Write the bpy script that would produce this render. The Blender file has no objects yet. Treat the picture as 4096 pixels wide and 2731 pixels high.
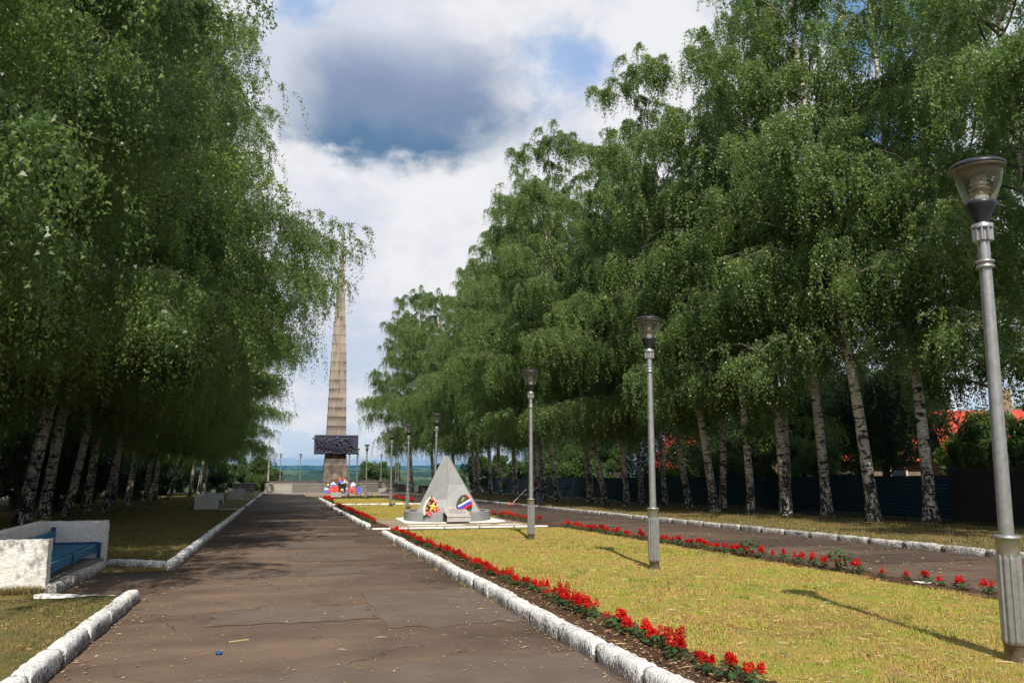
import bpy, math, random
import numpy as np
from mathutils import Vector, Matrix, Euler

R = math.radians
rnd = random.Random(7)
SC = bpy.context.scene
COL = SC.collection

# ------------------------------------------------------------------ camera
SLOPE = 0.0185                       # the promenade falls away from the viewer
EYE = 1.62
cam_d = bpy.data.cameras.new('camera')
cam_d.lens = 28.0
cam_d.sensor_width = 36.0
cam_d.clip_start = 0.05
cam_d.clip_end = 40000
cam = bpy.data.objects.new('camera', cam_d)
COL.objects.link(cam)
cam.location = (0, 0, EYE)
cam.rotation_euler = (R(90 + 8.77), 0, -R(16.05))
SC.camera = cam

# ------------------------------------------------------------------ sun + sky
SUN_AZ, SUN_EL = 11.0, 46.0         # direction the light travels (from +Y towards +X), height
sun_d = bpy.data.lights.new('sun', 'SUN')
sun_d.energy = 5.0
sun_d.angle = R(0.5)
sun_d.color = (1.0, 0.93, 0.82)
sun = bpy.data.objects.new('sun', sun_d)
COL.objects.link(sun)
_tr = Vector((math.sin(R(SUN_AZ)) * math.cos(R(SUN_EL)), math.cos(R(SUN_AZ)) * math.cos(R(SUN_EL)), -math.sin(R(SUN_EL))))
sun.rotation_euler = _tr.to_track_quat('-Z', 'Y').to_euler()
sun.location = (20, -40, 60)

SC.view_settings.view_transform = 'Standard'
SC.view_settings.look = 'None'
SC.view_settings.gamma = 1.0
SC.view_settings.exposure = 0.42
SC.view_settings.use_curve_mapping = False
SC.cycles.max_bounces = 7
SC.cycles.diffuse_bounces = 3
SC.cycles.glossy_bounces = 3
SC.cycles.transmission_bounces = 5
SC.cycles.transparent_max_bounces = 8
SC.cycles.volume_bounces = 0


class NT:
    """small helper for writing node trees"""
    def __init__(self, tree):
        self.t = tree
        tree.nodes.clear()

    def n(self, kind, **kw):
        nd = self.t.nodes.new(kind)
        for k, v in kw.items():
            setattr(nd, k, v)
        return nd

    def put(self, sock, v):
        if isinstance(v, bpy.types.NodeSocket):
            self.t.links.new(v, sock)
        elif isinstance(v, (tuple, list)) and len(v) == 3 and sock.type == 'RGBA':
            sock.default_value = (*v, 1)
        else:
            sock.default_value = v

    def m(self, op, a, b=0.0, c=0.0, clamp=False):
        nd = self.n('ShaderNodeMath', operation=op, use_clamp=clamp)
        self.put(nd.inputs[0], a); self.put(nd.inputs[1], b); self.put(nd.inputs[2], c)
        return nd.outputs[0]

    def vm(self, op, a, b=(0, 0, 0)):
        nd = self.n('ShaderNodeVectorMath', operation=op)
        self.put(nd.inputs[0], a); self.put(nd.inputs[1], b)
        return nd.outputs[0]

    def ss(self, x, lo, hi, a=0.0, b=1.0):
        nd = self.n('ShaderNodeMapRange', interpolation_type='SMOOTHSTEP')
        for i, v in enumerate((x, lo, hi, a, b)):
            self.put(nd.inputs[i], v)
        return nd.outputs[0]

    def noise(self, vec, scale, detail=4.0, rough=0.55, dist=0.0, col=False):
        nd = self.n('ShaderNodeTexNoise')
        if vec is not None:
            self.put(nd.inputs['Vector'], vec)
        nd.inputs['Scale'].default_value = scale
        nd.inputs['Detail'].default_value = detail
        nd.inputs['Roughness'].default_value = rough
        nd.inputs['Distortion'].default_value = dist
        return nd.outputs['Color' if col else 'Fac']

    def mix(self, fac, a, b, mode='MIX'):
        nd = self.n('ShaderNodeMix', data_type='RGBA', blend_type=mode)
        self.put(nd.inputs[0], fac); self.put(nd.inputs[6], a); self.put(nd.inputs[7], b)
        return nd.outputs[2]

    def ramp(self, fac, stops):
        nd = self.n('ShaderNodeValToRGB')
        while len(nd.color_ramp.elements) < len(stops):
            nd.color_ramp.elements.new(0.5)
        for e, (p, c) in zip(nd.color_ramp.elements, stops):
            e.position = p; e.color = (*c, 1)
        self.put(nd.inputs[0], fac)
        return nd.outputs[0]


def build_world():
    w = bpy.data.worlds.new('World')
    SC.world = w
    w.use_nodes = True
    N = NT(w.node_tree)
    tc = N.n('ShaderNodeTexCoord').outputs['Generated']
    sky = N.n('ShaderNodeTexSky', sky_type='NISHITA')
    sky.sun_disc = False
    sky.sun_elevation = R(SUN_EL)
    sky.sun_rotation = R(SUN_AZ + 180)
    sky.air_density = 1.0; sky.dust_density = 0.6; sky.ozone_density = 1.5
    sep = N.n('ShaderNodeSeparateXYZ'); N.put(sep.inputs[0], tc)
    x, y, z = sep.outputs
    az = N.m('ARCTAN2', x, y)
    el = N.m('ARCSINE', z)
    elc = N.m('MAXIMUM', el, 0.0)
    # cloud coordinates: azimuth, height stretched so that clouds lie flatter near the horizon
    flat = N.m('POWER', elc, 0.8)
    cv = N.n('ShaderNodeCombineXYZ')
    N.put(cv.inputs[0], N.m('MULTIPLY', x, 1.0)); N.put(cv.inputs[1], N.m('MULTIPLY', y, 1.0)); N.put(cv.inputs[2], N.m('MULTIPLY', flat, 1.5))
    P = cv.outputs[0]
    big = N.noise(P, 2.4, 6, 0.52, 0.0)
    mid = N.noise(N.vm('ADD', P, (4.3, 1.7, 2.1)), 5.0, 7, 0.56, 0.15)
    fine = N.noise(N.vm('ADD', P, (9.3, 3.7, 5.1)), 13, 6, 0.58)
    K = 10.0                                          # background strength brings this back to one
    # how much blue shows between the clouds
    cover = N.ss(N.m('ADD', N.m('MULTIPLY', big, 0.55), N.m('MULTIPLY', mid, 0.45)), 0.37, 0.46)
    high = N.ss(el, 0.75, 1.25)                       # clearer overhead
    cover = N.m('MULTIPLY', cover, N.m('SUBTRACT', 1.0, N.m('MULTIPLY', high, 0.55)))
    blue = N.mix(0.7, sky.outputs[0], (0.26 * K, 0.46 * K, 0.80 * K))
    white = N.mix(N.ss(N.m('ADD', N.m('MULTIPLY', mid, 0.7), N.m('MULTIPLY', fine, 0.3)), 0.40, 0.58), (0.64 * K, 0.69 * K, 0.82 * K), (0.94 * K, 0.95 * K, 0.98 * K))
    # the cloud bank low over the valley is pale and a little blue
    lowband = N.ss(el, 0.03, 0.15, 1.0, 0.0)
    lowcol = N.mix(N.ss(fine, 0.40, 0.56), (0.62 * K, 0.77 * K, 0.95 * K), (0.90 * K, 0.93 * K, 0.98 * K))
    white = N.mix(N.m('MULTIPLY', lowband, 0.85), white, lowcol)
    cl = N.mix(cover, blue, white)
    # big rain cloud with a flat dark base over the far end of the avenue
    wm = N.m('SUBTRACT', mid, 0.5)
    wf = N.m('SUBTRACT', fine, 0.5)
    uu = N.m('ADD', N.m('DIVIDE', N.m('SUBTRACT', az, R(7.6)), R(9.2)), N.m('ADD', N.m('MULTIPLY', wm, 1.5), N.m('MULTIPLY', wf, 0.6)))
    vv = N.m('ADD', N.m('DIVIDE', N.m('SUBTRACT', el, R(20.9)), R(10.6)), N.m('ADD', N.m('MULTIPLY', wm, 0.25), N.m('MULTIPLY', wf, 0.55)))
    # flat base that curls up at both ends
    vb = N.m('SUBTRACT', vv, N.m('MULTIPLY', N.m('MULTIPLY', uu, uu), 0.14))
    side = N.ss(N.m('ABSOLUTE', uu), 0.40, 1.30, 1.0, 0.0)
    bottom = N.ss(vb, -0.06, 0.12)
    fade = N.ss(vv, 0.25, 1.15, 1.0, 0.0)
    puff = N.m('MULTIPLY', N.ss(N.m('ADD', N.m('ADD', N.m('MULTIPLY', wm, 2.2), N.m('MULTIPLY', wf, 1.1)), N.m('SUBTRACT', fade, 0.40)), -0.55, 0.35), N.ss(fade, 0.0, 0.35))
    body = N.m('MULTIPLY', N.m('MULTIPLY', side, bottom), puff)
    core = N.mix(N.ss(vb, 0.04, 0.42), (0.115 * K, 0.235 * K, 0.40 * K), N.mix(N.ss(vb, 0.35, 0.95), (0.25 * K, 0.33 * K, 0.50 * K), (0.46 * K, 0.53 * K, 0.70 * K)))
    # bright cap and white floor round the rain cloud
    rim = N.m('MULTIPLY', N.ss(N.m('ABSOLUTE', uu), 0.9, 1.7, 1.0, 0.0), N.ss(vv, -2.3, -1.2))
    cl = N.mix(N.m('MULTIPLY', rim, 0.7), cl, N.mix(N.ss(mid, 0.40, 0.58), (0.80 * K, 0.83 * K, 0.93 * K), (0.97 * K, 0.97 * K, 0.99 * K)))
    cl = N.mix(body, cl, core)
    # ragged blue opening right of the rain cloud, another at its upper left
    for ga, ge, sa, se in ((20.0, 27.8, 4.6, 2.7), (0.0, 31.0, 2.4, 1.6)):
        du = N.m('DIVIDE', N.m('SUBTRACT', az, R(ga)), R(sa)); dv = N.m('DIVIDE', N.m('SUBTRACT', el, R(ge)), R(se))
        rr_ = N.m('ADD', N.m('SQRT', N.m('ADD', N.m('MULTIPLY', du, du), N.m('MULTIPLY', dv, dv))), N.m('ADD', N.m('MULTIPLY', wm, 3.0), N.m('MULTIPLY', wf, 2.6)))
        gap = N.ss(rr_, 0.05, 1.25, 0.7, 0.0)
        cl = N.mix(gap, cl, (0.25 * K, 0.46 * K, 0.84 * K))
    # ground haze colour below the horizon
    below = N.ss(el, -0.02, 0.0)
    cl = N.mix(below, (0.25 * K, 0.33 * K, 0.40 * K), cl)
    bg = N.n('ShaderNodeBackground')
    N.put(bg.inputs[0], cl); bg.inputs[1].default_value = 0.069
    out = N.n('ShaderNodeOutputWorld')
    N.t.links.new(bg.outputs[0], out.inputs[0])


build_world()


# ------------------------------------------------------------------ helpers
def G(y):
    return -SLOPE * y


def tag(o, label=None, cat=None, group=None, kind=None):
    if label: o['label'] = label
    if cat: o['category'] = cat
    if group: o['group'] = group
    if kind: o['kind'] = kind
    return o


def empty(name, loc=(0, 0, 0), rz=0.0):
    o = bpy.data.objects.new(name, None)
    COL.objects.link(o)
    o.location = loc
    o.rotation_euler = (0, 0, rz)
    o.empty_display_size = 0.2
    return o


def link(name, me, parent=None, loc=(0, 0, 0), rot=(0, 0, 0), scale=(1, 1, 1)):
    o = bpy.data.objects.new(name, me)
    COL.objects.link(o)
    o.location = loc; o.rotation_euler = rot; o.scale = scale
    if parent is not None:
        o.parent = parent
    return o


def copy_tree(o, parent=None):
    c = o.copy()
    COL.objects.link(c)
    c.parent = parent
    for ch in list(o.children):
        copy_tree(ch, c)
    return c


def np_mesh(name, V, F, mat, smooth=False):
    """V (n,3) float array, F (m,k) int array of equal-size faces"""
    me = bpy.data.meshes.new(name)
    V = np.ascontiguousarray(V, dtype=np.float32); F = np.ascontiguousarray(F, dtype=np.int32)
    m, k = F.shape
    me.vertices.add(len(V)); me.loops.add(m * k); me.polygons.add(m)
    me.vertices.foreach_set('co', V.ravel())
    me.loops.foreach_set('vertex_index', F.ravel())
    me.polygons.foreach_set('loop_start', np.arange(0, m * k, k, dtype=np.int32))
    if smooth:
        me.polygons.foreach_set('use_smooth', np.ones(m, dtype=bool))
    me.update(calc_edges=True)
    if mat: me.materials.append(mat)
    return me


class MB:
    """collects simple solids into one mesh"""
    def __init__(self):
        self.v = []; self.f = []; self.sm = []

    def add(self, vs, fs, smooth=False):
        b = len(self.v)
        self.v += [tuple(p) for p in vs]
        self.f += [tuple(i + b for i in f) for f in fs]
        self.sm += [smooth] * len(fs)

    def box(self, x0, x1, y0, y1, z0, z1, M=None):
        vs = [Vector(p) for p in ((x0, y0, z0), (x1, y0, z0), (x1, y1, z0), (x0, y1, z0), (x0, y0, z1), (x1, y0, z1), (x1, y1, z1), (x0, y1, z1))]
        if M: vs = [M @ p for p in vs]
        self.add(vs, [(0, 3, 2, 1), (4, 5, 6, 7), (0, 1, 5, 4), (1, 2, 6, 5), (2, 3, 7, 6), (3, 0, 4, 7)])

    def tube(self, pts, rad, n=8, caps=True, smooth=True):
        pts = [Vector(p) for p in pts]
        if not hasattr(rad, '__len__'): rad = [rad] * len(pts)
        vs = []; fs = []
        for i, p in enumerate(pts):
            d = (pts[min(i + 1, len(pts) - 1)] - pts[max(i - 1, 0)])
            if d.length < 1e-9: d = Vector((0, 0, 1))
            d.normalize()
            a = Vector((1, 0, 0)) if abs(d.x) < 0.8 else Vector((0, 1, 0))
            u = d.cross(a).normalized(); w = d.cross(u)
            for k in range(n):
                t = 2 * math.pi * k / n
                vs.append(p + (u * math.cos(t) + w * math.sin(t)) * rad[i])
        for i in range(len(pts) - 1):
            for k in range(n):
                a0 = i * n + k; a1 = i * n + (k + 1) % n
                fs.append((a0, a1, a1 + n, a0 + n))
        self.add(vs, fs, smooth)
        if caps:
            self.add(vs[:n], [tuple(range(n))]); self.add(vs[-n:], [tuple(reversed(range(n)))])

    def lathe(self, prof, n=24, smooth=True, c=(0, 0, 0), wob=None):
        """prof: list of (r, z); wob(k) -> radius factor"""
        vs = []; fs = []
        for r, z in prof:
            for k in range(n):
                t = 2 * math.pi * k / n
                rr = r * (wob(k) if wob else 1.0)
                vs.append((c[0] + rr * math.cos(t), c[1] + rr * math.sin(t), c[2] + z))
        for i in range(len(prof) - 1):
            for k in range(n):
                a0 = i * n + k; a1 = i * n + (k + 1) % n
                fs.append((a0, a1, a1 + n, a0 + n))
        self.add(vs, fs, smooth)

    def prism(self, poly, z0, z1, M=None):
        n = len(poly)
        vs = [Vector((x, y, z0)) for x, y in poly] + [Vector((x, y, z1)) for x, y in poly]
        if M: vs = [M @ p for p in vs]
        fs = [tuple(reversed(range(n))), tuple(range(n, 2 * n))]
        fs += [(i, (i + 1) % n, n + (i + 1) % n, n + i) for i in range(n)]
        self.add(vs, fs)

    def ball(self, c, r, sub=1, sq=(1, 1, 1), jit=0.0, rng=None):
        t = (1 + 5 ** 0.5) / 2
        v = [Vector(p).normalized() for p in ((-1, t, 0), (1, t, 0), (-1, -t, 0), (1, -t, 0), (0, -1, t), (0, 1, t), (0, -1, -t), (0, 1, -t), (t, 0, -1), (t, 0, 1), (-t, 0, -1), (-t, 0, 1))]
        f = [(0, 11, 5), (0, 5, 1), (0, 1, 7), (0, 7, 10), (0, 10, 11), (1, 5, 9), (5, 11, 4), (11, 10, 2), (10, 7, 6), (7, 1, 8), (3, 9, 4), (3, 4, 2), (3, 2, 6), (3, 6, 8), (3, 8, 9), (4, 9, 5), (2, 4, 11), (6, 2, 10), (8, 6, 7), (9, 8, 1)]
        for _ in range(sub):
            mid = {}; nf = []
            def mp(a, b):
                k = (min(a, b), max(a, b))
                if k not in mid:
                    v.append(((v[a] + v[b]) / 2).normalized()); mid[k] = len(v) - 1
                return mid[k]
            for a, b, d in f:
                ab, bd, da = mp(a, b), mp(b, d), mp(d, a)
                nf += [(a, ab, da), (b, bd, ab), (d, da, bd), (ab, bd, da)]
            f = nf
        rng = rng or rnd
        vs = []
        for p in v:
            k = r * (1 + jit * (rng.random() - 0.5))
            vs.append((c[0] + p.x * k * sq[0], c[1] + p.y * k * sq[1], c[2] + p.z * k * sq[2]))
        self.add(vs, f, True)

    def mesh(self, name, mat):
        me = bpy.data.meshes.new(name)
        me.from_pydata(self.v, [], self.f)
        me.polygons.foreach_set('use_smooth', self.sm)
        me.update()
        if mat: me.materials.append(mat)
        return me

    def build(self, name, mat, parent=None, loc=(0, 0, 0), rot=(0, 0, 0)):
        return link(name, self.mesh(name, mat), parent, loc, rot)


def bevel(o, w=0.01, seg=2):
    b = o.modifiers.new('edge_softening', 'BEVEL')
    b.width = w; b.segments = seg; b.limit_method = 'ANGLE'; b.angle_limit = R(40)
    return o


# ------------------------------------------------------------------ materials
def new_mat(name):
    m = bpy.data.materials.new(name)
    m.use_nodes = True
    N = NT(m.node_tree)
    b = N.n('ShaderNodeBsdfPrincipled')
    o = N.n('ShaderNodeOutputMaterial')
    N.t.links.new(b.outputs[0], o.inputs[0])
    return m, N, b, o


def pos(N, obj=False):
    if obj:
        return N.n('ShaderNodeTexCoord').outputs['Object']
    return N.n('ShaderNodeNewGeometry').outputs['Position']


def bump(N, b, h, strength=0.4, dist=0.02):
    nd = N.n('ShaderNodeBump')
    nd.inputs['Strength'].default_value = strength
    nd.inputs['Distance'].default_value = dist
    N.put(nd.inputs['Height'], h)
    N.t.links.new(nd.outputs[0], b.inputs['Normal'])


def simple(name, c1, c2=None, scale=8.0, rough=0.6, metal=0.0, bmp=0.0, bscale=40.0, obj=True, spec=0.4, dist=0.01):
    m, N, b, o = new_mat(name)
    P = pos(N, obj)
    c2 = c2 or tuple(v * 0.75 for v in c1)
    f = N.noise(P, scale, 5, 0.6)
    N.put(b.inputs['Base Color'], N.mix(N.ss(f, 0.35, 0.65), c1, c2))
    b.inputs['Roughness'].default_value = rough
    b.inputs['Metallic'].default_value = metal
    b.inputs['Specular IOR Level'].default_value = spec
    if bmp:
        bump(N, b, N.noise(P, bscale, 5, 0.65), bmp, dist)
    return m


def leaf_mat(name, a, bcol, tr, ycol=None, gloss=0.42):
    m, N, b, o = new_mat(name)
    g = N.n('ShaderNodeNewGeometry')
    r = g.outputs['Random Per Island']
    oi = N.n('ShaderNodeObjectInfo').outputs['Random']
    tcol = N.mix(r, a, bcol)
    if ycol:
        tcol = N.mix(N.ss(r, 0.93, 0.99), tcol, ycol)
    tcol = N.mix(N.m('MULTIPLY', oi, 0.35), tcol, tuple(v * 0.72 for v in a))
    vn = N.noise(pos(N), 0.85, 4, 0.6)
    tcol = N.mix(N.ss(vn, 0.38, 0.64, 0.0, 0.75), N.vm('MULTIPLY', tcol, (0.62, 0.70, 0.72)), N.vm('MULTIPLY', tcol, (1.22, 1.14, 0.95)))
    N.put(b.inputs['Base Color'], tcol)
    b.inputs['Roughness'].default_value = gloss
    b.inputs['Specular IOR Level'].default_value = 0.5
    t = N.n('ShaderNodeBsdfTranslucent')
    N.put(t.inputs[0], N.mix(r, tr, tuple(v * 0.7 for v in tr)))
    mx = N.n('ShaderNodeMixShader'); mx.inputs[0].default_value = 0.45
    N.t.links.new(b.outputs[0], mx.inputs[1]); N.t.links.new(t.outputs[0], mx.inputs[2])
    N.t.links.new(mx.outputs[0], o.inputs[0])
    return m


M = {}
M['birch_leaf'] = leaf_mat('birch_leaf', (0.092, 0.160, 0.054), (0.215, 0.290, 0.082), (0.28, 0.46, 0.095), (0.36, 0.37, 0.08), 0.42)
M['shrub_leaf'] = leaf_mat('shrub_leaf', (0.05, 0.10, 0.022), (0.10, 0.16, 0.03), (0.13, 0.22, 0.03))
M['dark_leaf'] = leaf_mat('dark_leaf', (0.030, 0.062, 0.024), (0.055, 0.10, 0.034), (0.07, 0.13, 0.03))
M['spruce_leaf'] = leaf_mat('spruce_leaf', (0.020, 0.05, 0.03), (0.035, 0.07, 0.035), (0.03, 0.06, 0.03))
M['salvia_leaf'] = leaf_mat('salvia_leaf', (0.045, 0.10, 0.03), (0.08, 0.15, 0.05), (0.09, 0.17, 0.03))
M['salvia_red'] = leaf_mat('salvia_red', (0.70, 0.012, 0.014), (0.85, 0.035, 0.022), (0.8, 0.03, 0.02))


def mat_bark():
    m, N, b, o = new_mat('birch_bark')
    P = pos(N, True)
    z = N.n('ShaderNodeSeparateXYZ'); N.put(z.inputs[0], P)
    oi = N.n('ShaderNodeObjectInfo').outputs['Random']
    off = N.n('ShaderNodeCombineXYZ'); N.put(off.inputs[0], N.m('MULTIPLY', oi, 37.0)); N.put(off.inputs[2], N.m('MULTIPLY', oi, 91.0))
    Q = N.vm('ADD', P, off.outputs[0])
    lent = N.noise(N.vm('MULTIPLY', Q, (2.6, 2.6, 9.0)), 1.0, 5, 0.62, 0.5)
    blot = N.noise(N.vm('MULTIPLY', Q, (4.0, 4.0, 3.4)), 1.0, 6, 0.66, 1.2)
    fiss = N.noise(N.vm('MULTIPLY', Q, (11.0, 11.0, 3.0)), 1.0, 5, 0.62, 0.8)
    bark = N.ramp(N.noise(N.vm('MULTIPLY', Q, (3, 3, 14)), 1.0, 4, 0.6), [(0.3, (0.44, 0.38, 0.32)), (0.7, (0.70, 0.64, 0.57))])
    low = N.ss(z.outputs[2], 0.2, 3.6, 0.07, 0.0)
    f1 = N.ss(N.m('ADD', lent, N.m('MULTIPLY', low, 0.4)), 0.545, 0.585)
    f2 = N.ss(N.m('ADD', blot, low), 0.575, 0.615)
    f3 = N.m('MULTIPLY', N.ss(N.m('ADD', fiss, N.m('MULTIPLY', low, 0.6)), 0.50, 0.58), N.ss(z.outputs[2], 0.6, 4.0, 1.0, 0.0))
    f = N.m('MAXIMUM', N.m('MAXIMUM', f1, f2), f3)
    N.put(b.inputs['Base Color'], N.mix(f, bark, (0.018, 0.015, 0.014)))
    b.inputs['Roughness'].default_value = 0.8
    bump(N, b, N.m('SUBTRACT', N.noise(N.vm('MULTIPLY', Q, (9, 9, 7)), 1.0, 5, 0.6), N.m('MULTIPLY', f, 0.4)), 0.5, 0.03)
    return m


M['bark'] = mat_bark()
M['limb'] = simple('birch_limb', (0.20, 0.16, 0.13), (0.07, 0.055, 0.045), 9, 0.8)
M['brown_bark'] = simple('brown_bark', (0.10, 0.075, 0.055), (0.045, 0.035, 0.028), 9, 0.9, bmp=0.5, bscale=20)


def mat_asphalt(name, tint=1.0):
    m, N, b, o = new_mat(name)
    P = pos(N)
    a = N.noise(P, 0.55, 5, 0.6, 0.6)
    st = N.noise(N.vm('MULTIPLY', P, (0.35, 1.1, 1.0)), 1.0, 4, 0.55, 0.4)
    f = N.noise(P, 26, 4, 0.7)
    g = N.noise(P, 190, 3, 0.7)
    base = N.ramp(N.m('ADD', N.m('MULTIPLY', a, 0.55), N.m('MULTIPLY', st, 0.45)), [(0.36, (0.055 * tint, 0.037 * tint, 0.027 * tint)), (0.48, (0.093 * tint, 0.063 * tint, 0.045 * tint)), (0.62, (0.132 * tint, 0.092 * tint, 0.067 * tint))])
    base = N.mix(N.ss(f, 0.52, 0.72), base, (0.105 * tint, 0.082 * tint, 0.068 * tint))
    base = N.mix(N.m('MULTIPLY', N.ss(g, 0.62, 0.75), 0.6), base, (0.20, 0.17, 0.14))
    base = N.mix(N.m('MULTIPLY', N.ss(g, 0.42, 0.30), 0.7), base, (0.018, 0.016, 0.016))
    # orange grit worn into the surface here and there
    o2 = N.noise(N.vm('MULTIPLY', P, (0.8, 1.9, 1)), 1.3, 5, 0.6, 0.8)
    base = N.mix(N.m('MULTIPLY', N.ss(o2, 0.64, 0.74), 0.55), base, (0.20, 0.105, 0.055))
    # thin wandering cracks
    v = N.n('ShaderNodeTexVoronoi', feature='DISTANCE_TO_EDGE')
    N.put(v.inputs['Vector'], N.vm('ADD', P, N.vm('MULTIPLY', N.noise(P, 1.5, 4, 0.6, 0, True), (0.9, 0.9, 0.9))))
    v.inputs['Scale'].default_value = 0.42
    crack = N.m('MULTIPLY', N.ss(v.outputs[0], 0.002, 0.008, 1.0, 0.0), N.ss(N.noise(P, 0.35, 3), 0.47, 0.55))
    base = N.mix(N.m('MULTIPLY', crack, 0.5), base, (0.010, 0.009, 0.009))
    N.put(b.inputs['Base Color'], base)
    N.put(b.inputs['Roughness'], N.ss(a, 0.35, 0.65, 0.78, 0.95))
    b.inputs['Specular IOR Level'].default_value = 0.25
    bump(N, b, N.m('SUBTRACT', N.m('ADD', N.m('MULTIPLY', g, 0.5), f), crack), 0.45, 0.012)
    return m


M['asphalt'] = mat_asphalt('asphalt', 0.95)
M['asphalt_old'] = mat_asphalt('asphalt_old', 0.78)
M['asphalt_tone_patch'] = simple('asphalt_tone_patch', (0.1032, 0.0762, 0.0609), (0.1237, 0.0923, 0.0744), 2.0, 0.9, bmp=0.25, bscale=120, obj=False, spec=0.2)
M['asphalt_dark_patch'] = simple('asphalt_dark_patch', (0.0646, 0.0458, 0.0359), (0.0538, 0.0394, 0.0314), 2.0, 0.9, bmp=0.25, bscale=120, obj=False, spec=0.2)


def mat_lawn(name, dry, green, brown, k=1.0):
    m, N, b, o = new_mat(name)
    P = pos(N)
    a = N.noise(P, 0.45, 4, 0.6, 0.3)
    c = N.noise(P, 4.2, 5, 0.65, 0.4)
    d = N.noise(N.vm('MULTIPLY', P, (1.0, 0.6, 1.0)), 24, 5, 0.7)
    e = N.noise(P, 110, 3, 0.7)
    x = N.m('ADD', N.m('MULTIPLY', a, 0.5), N.m('MULTIPLY', c, 0.5))
    col = N.ramp(x, [(0.39, brown), (0.475, dry), (0.575, green)])
    col = N.mix(N.m('MULTIPLY', N.ss(d, 0.35, 0.62), 0.55), col, green)
    col = N.mix(N.m('MULTIPLY', N.ss(e, 0.50, 0.70), 0.35), col, tuple(v * 1.35 for v in dry))
    col = N.mix(N.m('MULTIPLY', N.ss(e, 0.45, 0.30), 0.55), col, tuple(v * 0.35 for v in brown))
    N.put(b.inputs['Base Color'], col)
    b.inputs['Roughness'].default_value = 0.9
    b.inputs['Specular IOR Level'].default_value = 0.1
    bump(N, b, N.m('ADD', N.m('MULTIPLY', e, 0.4), d), 0.7, 0.05)
    return m


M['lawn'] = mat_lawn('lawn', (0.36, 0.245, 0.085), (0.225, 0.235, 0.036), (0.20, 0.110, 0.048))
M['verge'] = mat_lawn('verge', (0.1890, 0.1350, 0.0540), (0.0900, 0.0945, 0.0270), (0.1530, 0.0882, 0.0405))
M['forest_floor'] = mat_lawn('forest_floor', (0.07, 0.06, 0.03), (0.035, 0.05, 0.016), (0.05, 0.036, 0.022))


def mat_blade(name, cols, patchy=False):
    m, N, b, o = new_mat(name)
    r = N.n('ShaderNodeNewGeometry').outputs['Random Per Island']
    P = pos(N)
    pt = N.m('ADD', N.m('MULTIPLY', N.noise(P, 0.8, 3, 0.6), 0.4), N.m('MULTIPLY', N.noise(P, 4.2, 4, 0.65), 0.6))
    r = N.m('ADD', N.m('MULTIPLY', r, 0.5), N.ss(pt, 0.44, 0.59, 0.0, 0.5), 0.0, True) if patchy else r
    N.put(b.inputs['Base Color'], N.ramp(r, cols))
    b.inputs['Roughness'].default_value = 0.7
    b.inputs['Specular IOR Level'].default_value = 0.2
    return m


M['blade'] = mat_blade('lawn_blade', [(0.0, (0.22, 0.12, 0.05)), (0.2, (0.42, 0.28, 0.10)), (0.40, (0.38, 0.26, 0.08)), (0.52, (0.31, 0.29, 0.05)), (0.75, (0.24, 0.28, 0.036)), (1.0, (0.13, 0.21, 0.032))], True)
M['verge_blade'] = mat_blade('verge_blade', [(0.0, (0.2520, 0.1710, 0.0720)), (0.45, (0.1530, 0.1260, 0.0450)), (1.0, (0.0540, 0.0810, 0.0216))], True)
M['straw'] = mat_blade('straw', [(0.0, (0.42, 0.33, 0.18)), (0.5, (0.34, 0.24, 0.11)), (0.8, (0.50, 0.42, 0.27)), (1.0, (0.22, 0.12, 0.06))])
M['litter'] = mat_blade('leaf_litter', [(0.0, (0.34, 0.20, 0.08)), (0.4, (0.42, 0.30, 0.15)), (0.7, (0.20, 0.11, 0.05)), (1.0, (0.50, 0.42, 0.28))])


def mat_soil():
    m, N, b, o = new_mat('bed_soil')
    P = pos(N)
    a = N.noise(P, 5, 6, 0.7)
    c = N.noise(P, 45, 5, 0.7)
    col = N.ramp(N.m('ADD', N.m('MULTIPLY', a, 0.5), N.m('MULTIPLY', c, 0.5)), [(0.34, (0.036, 0.021, 0.014)), (0.5, (0.100, 0.056, 0.034)), (0.66, (0.18, 0.105, 0.063))])
    N.put(b.inputs['Base Color'], col)
    b.inputs['Roughness'].default_value = 0.95
    b.inputs['Specular IOR Level'].default_value = 0.1
    bump(N, b, N.m('ADD', a, c), 1.0, 0.05)
    return m


M['soil'] = mat_soil()


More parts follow.
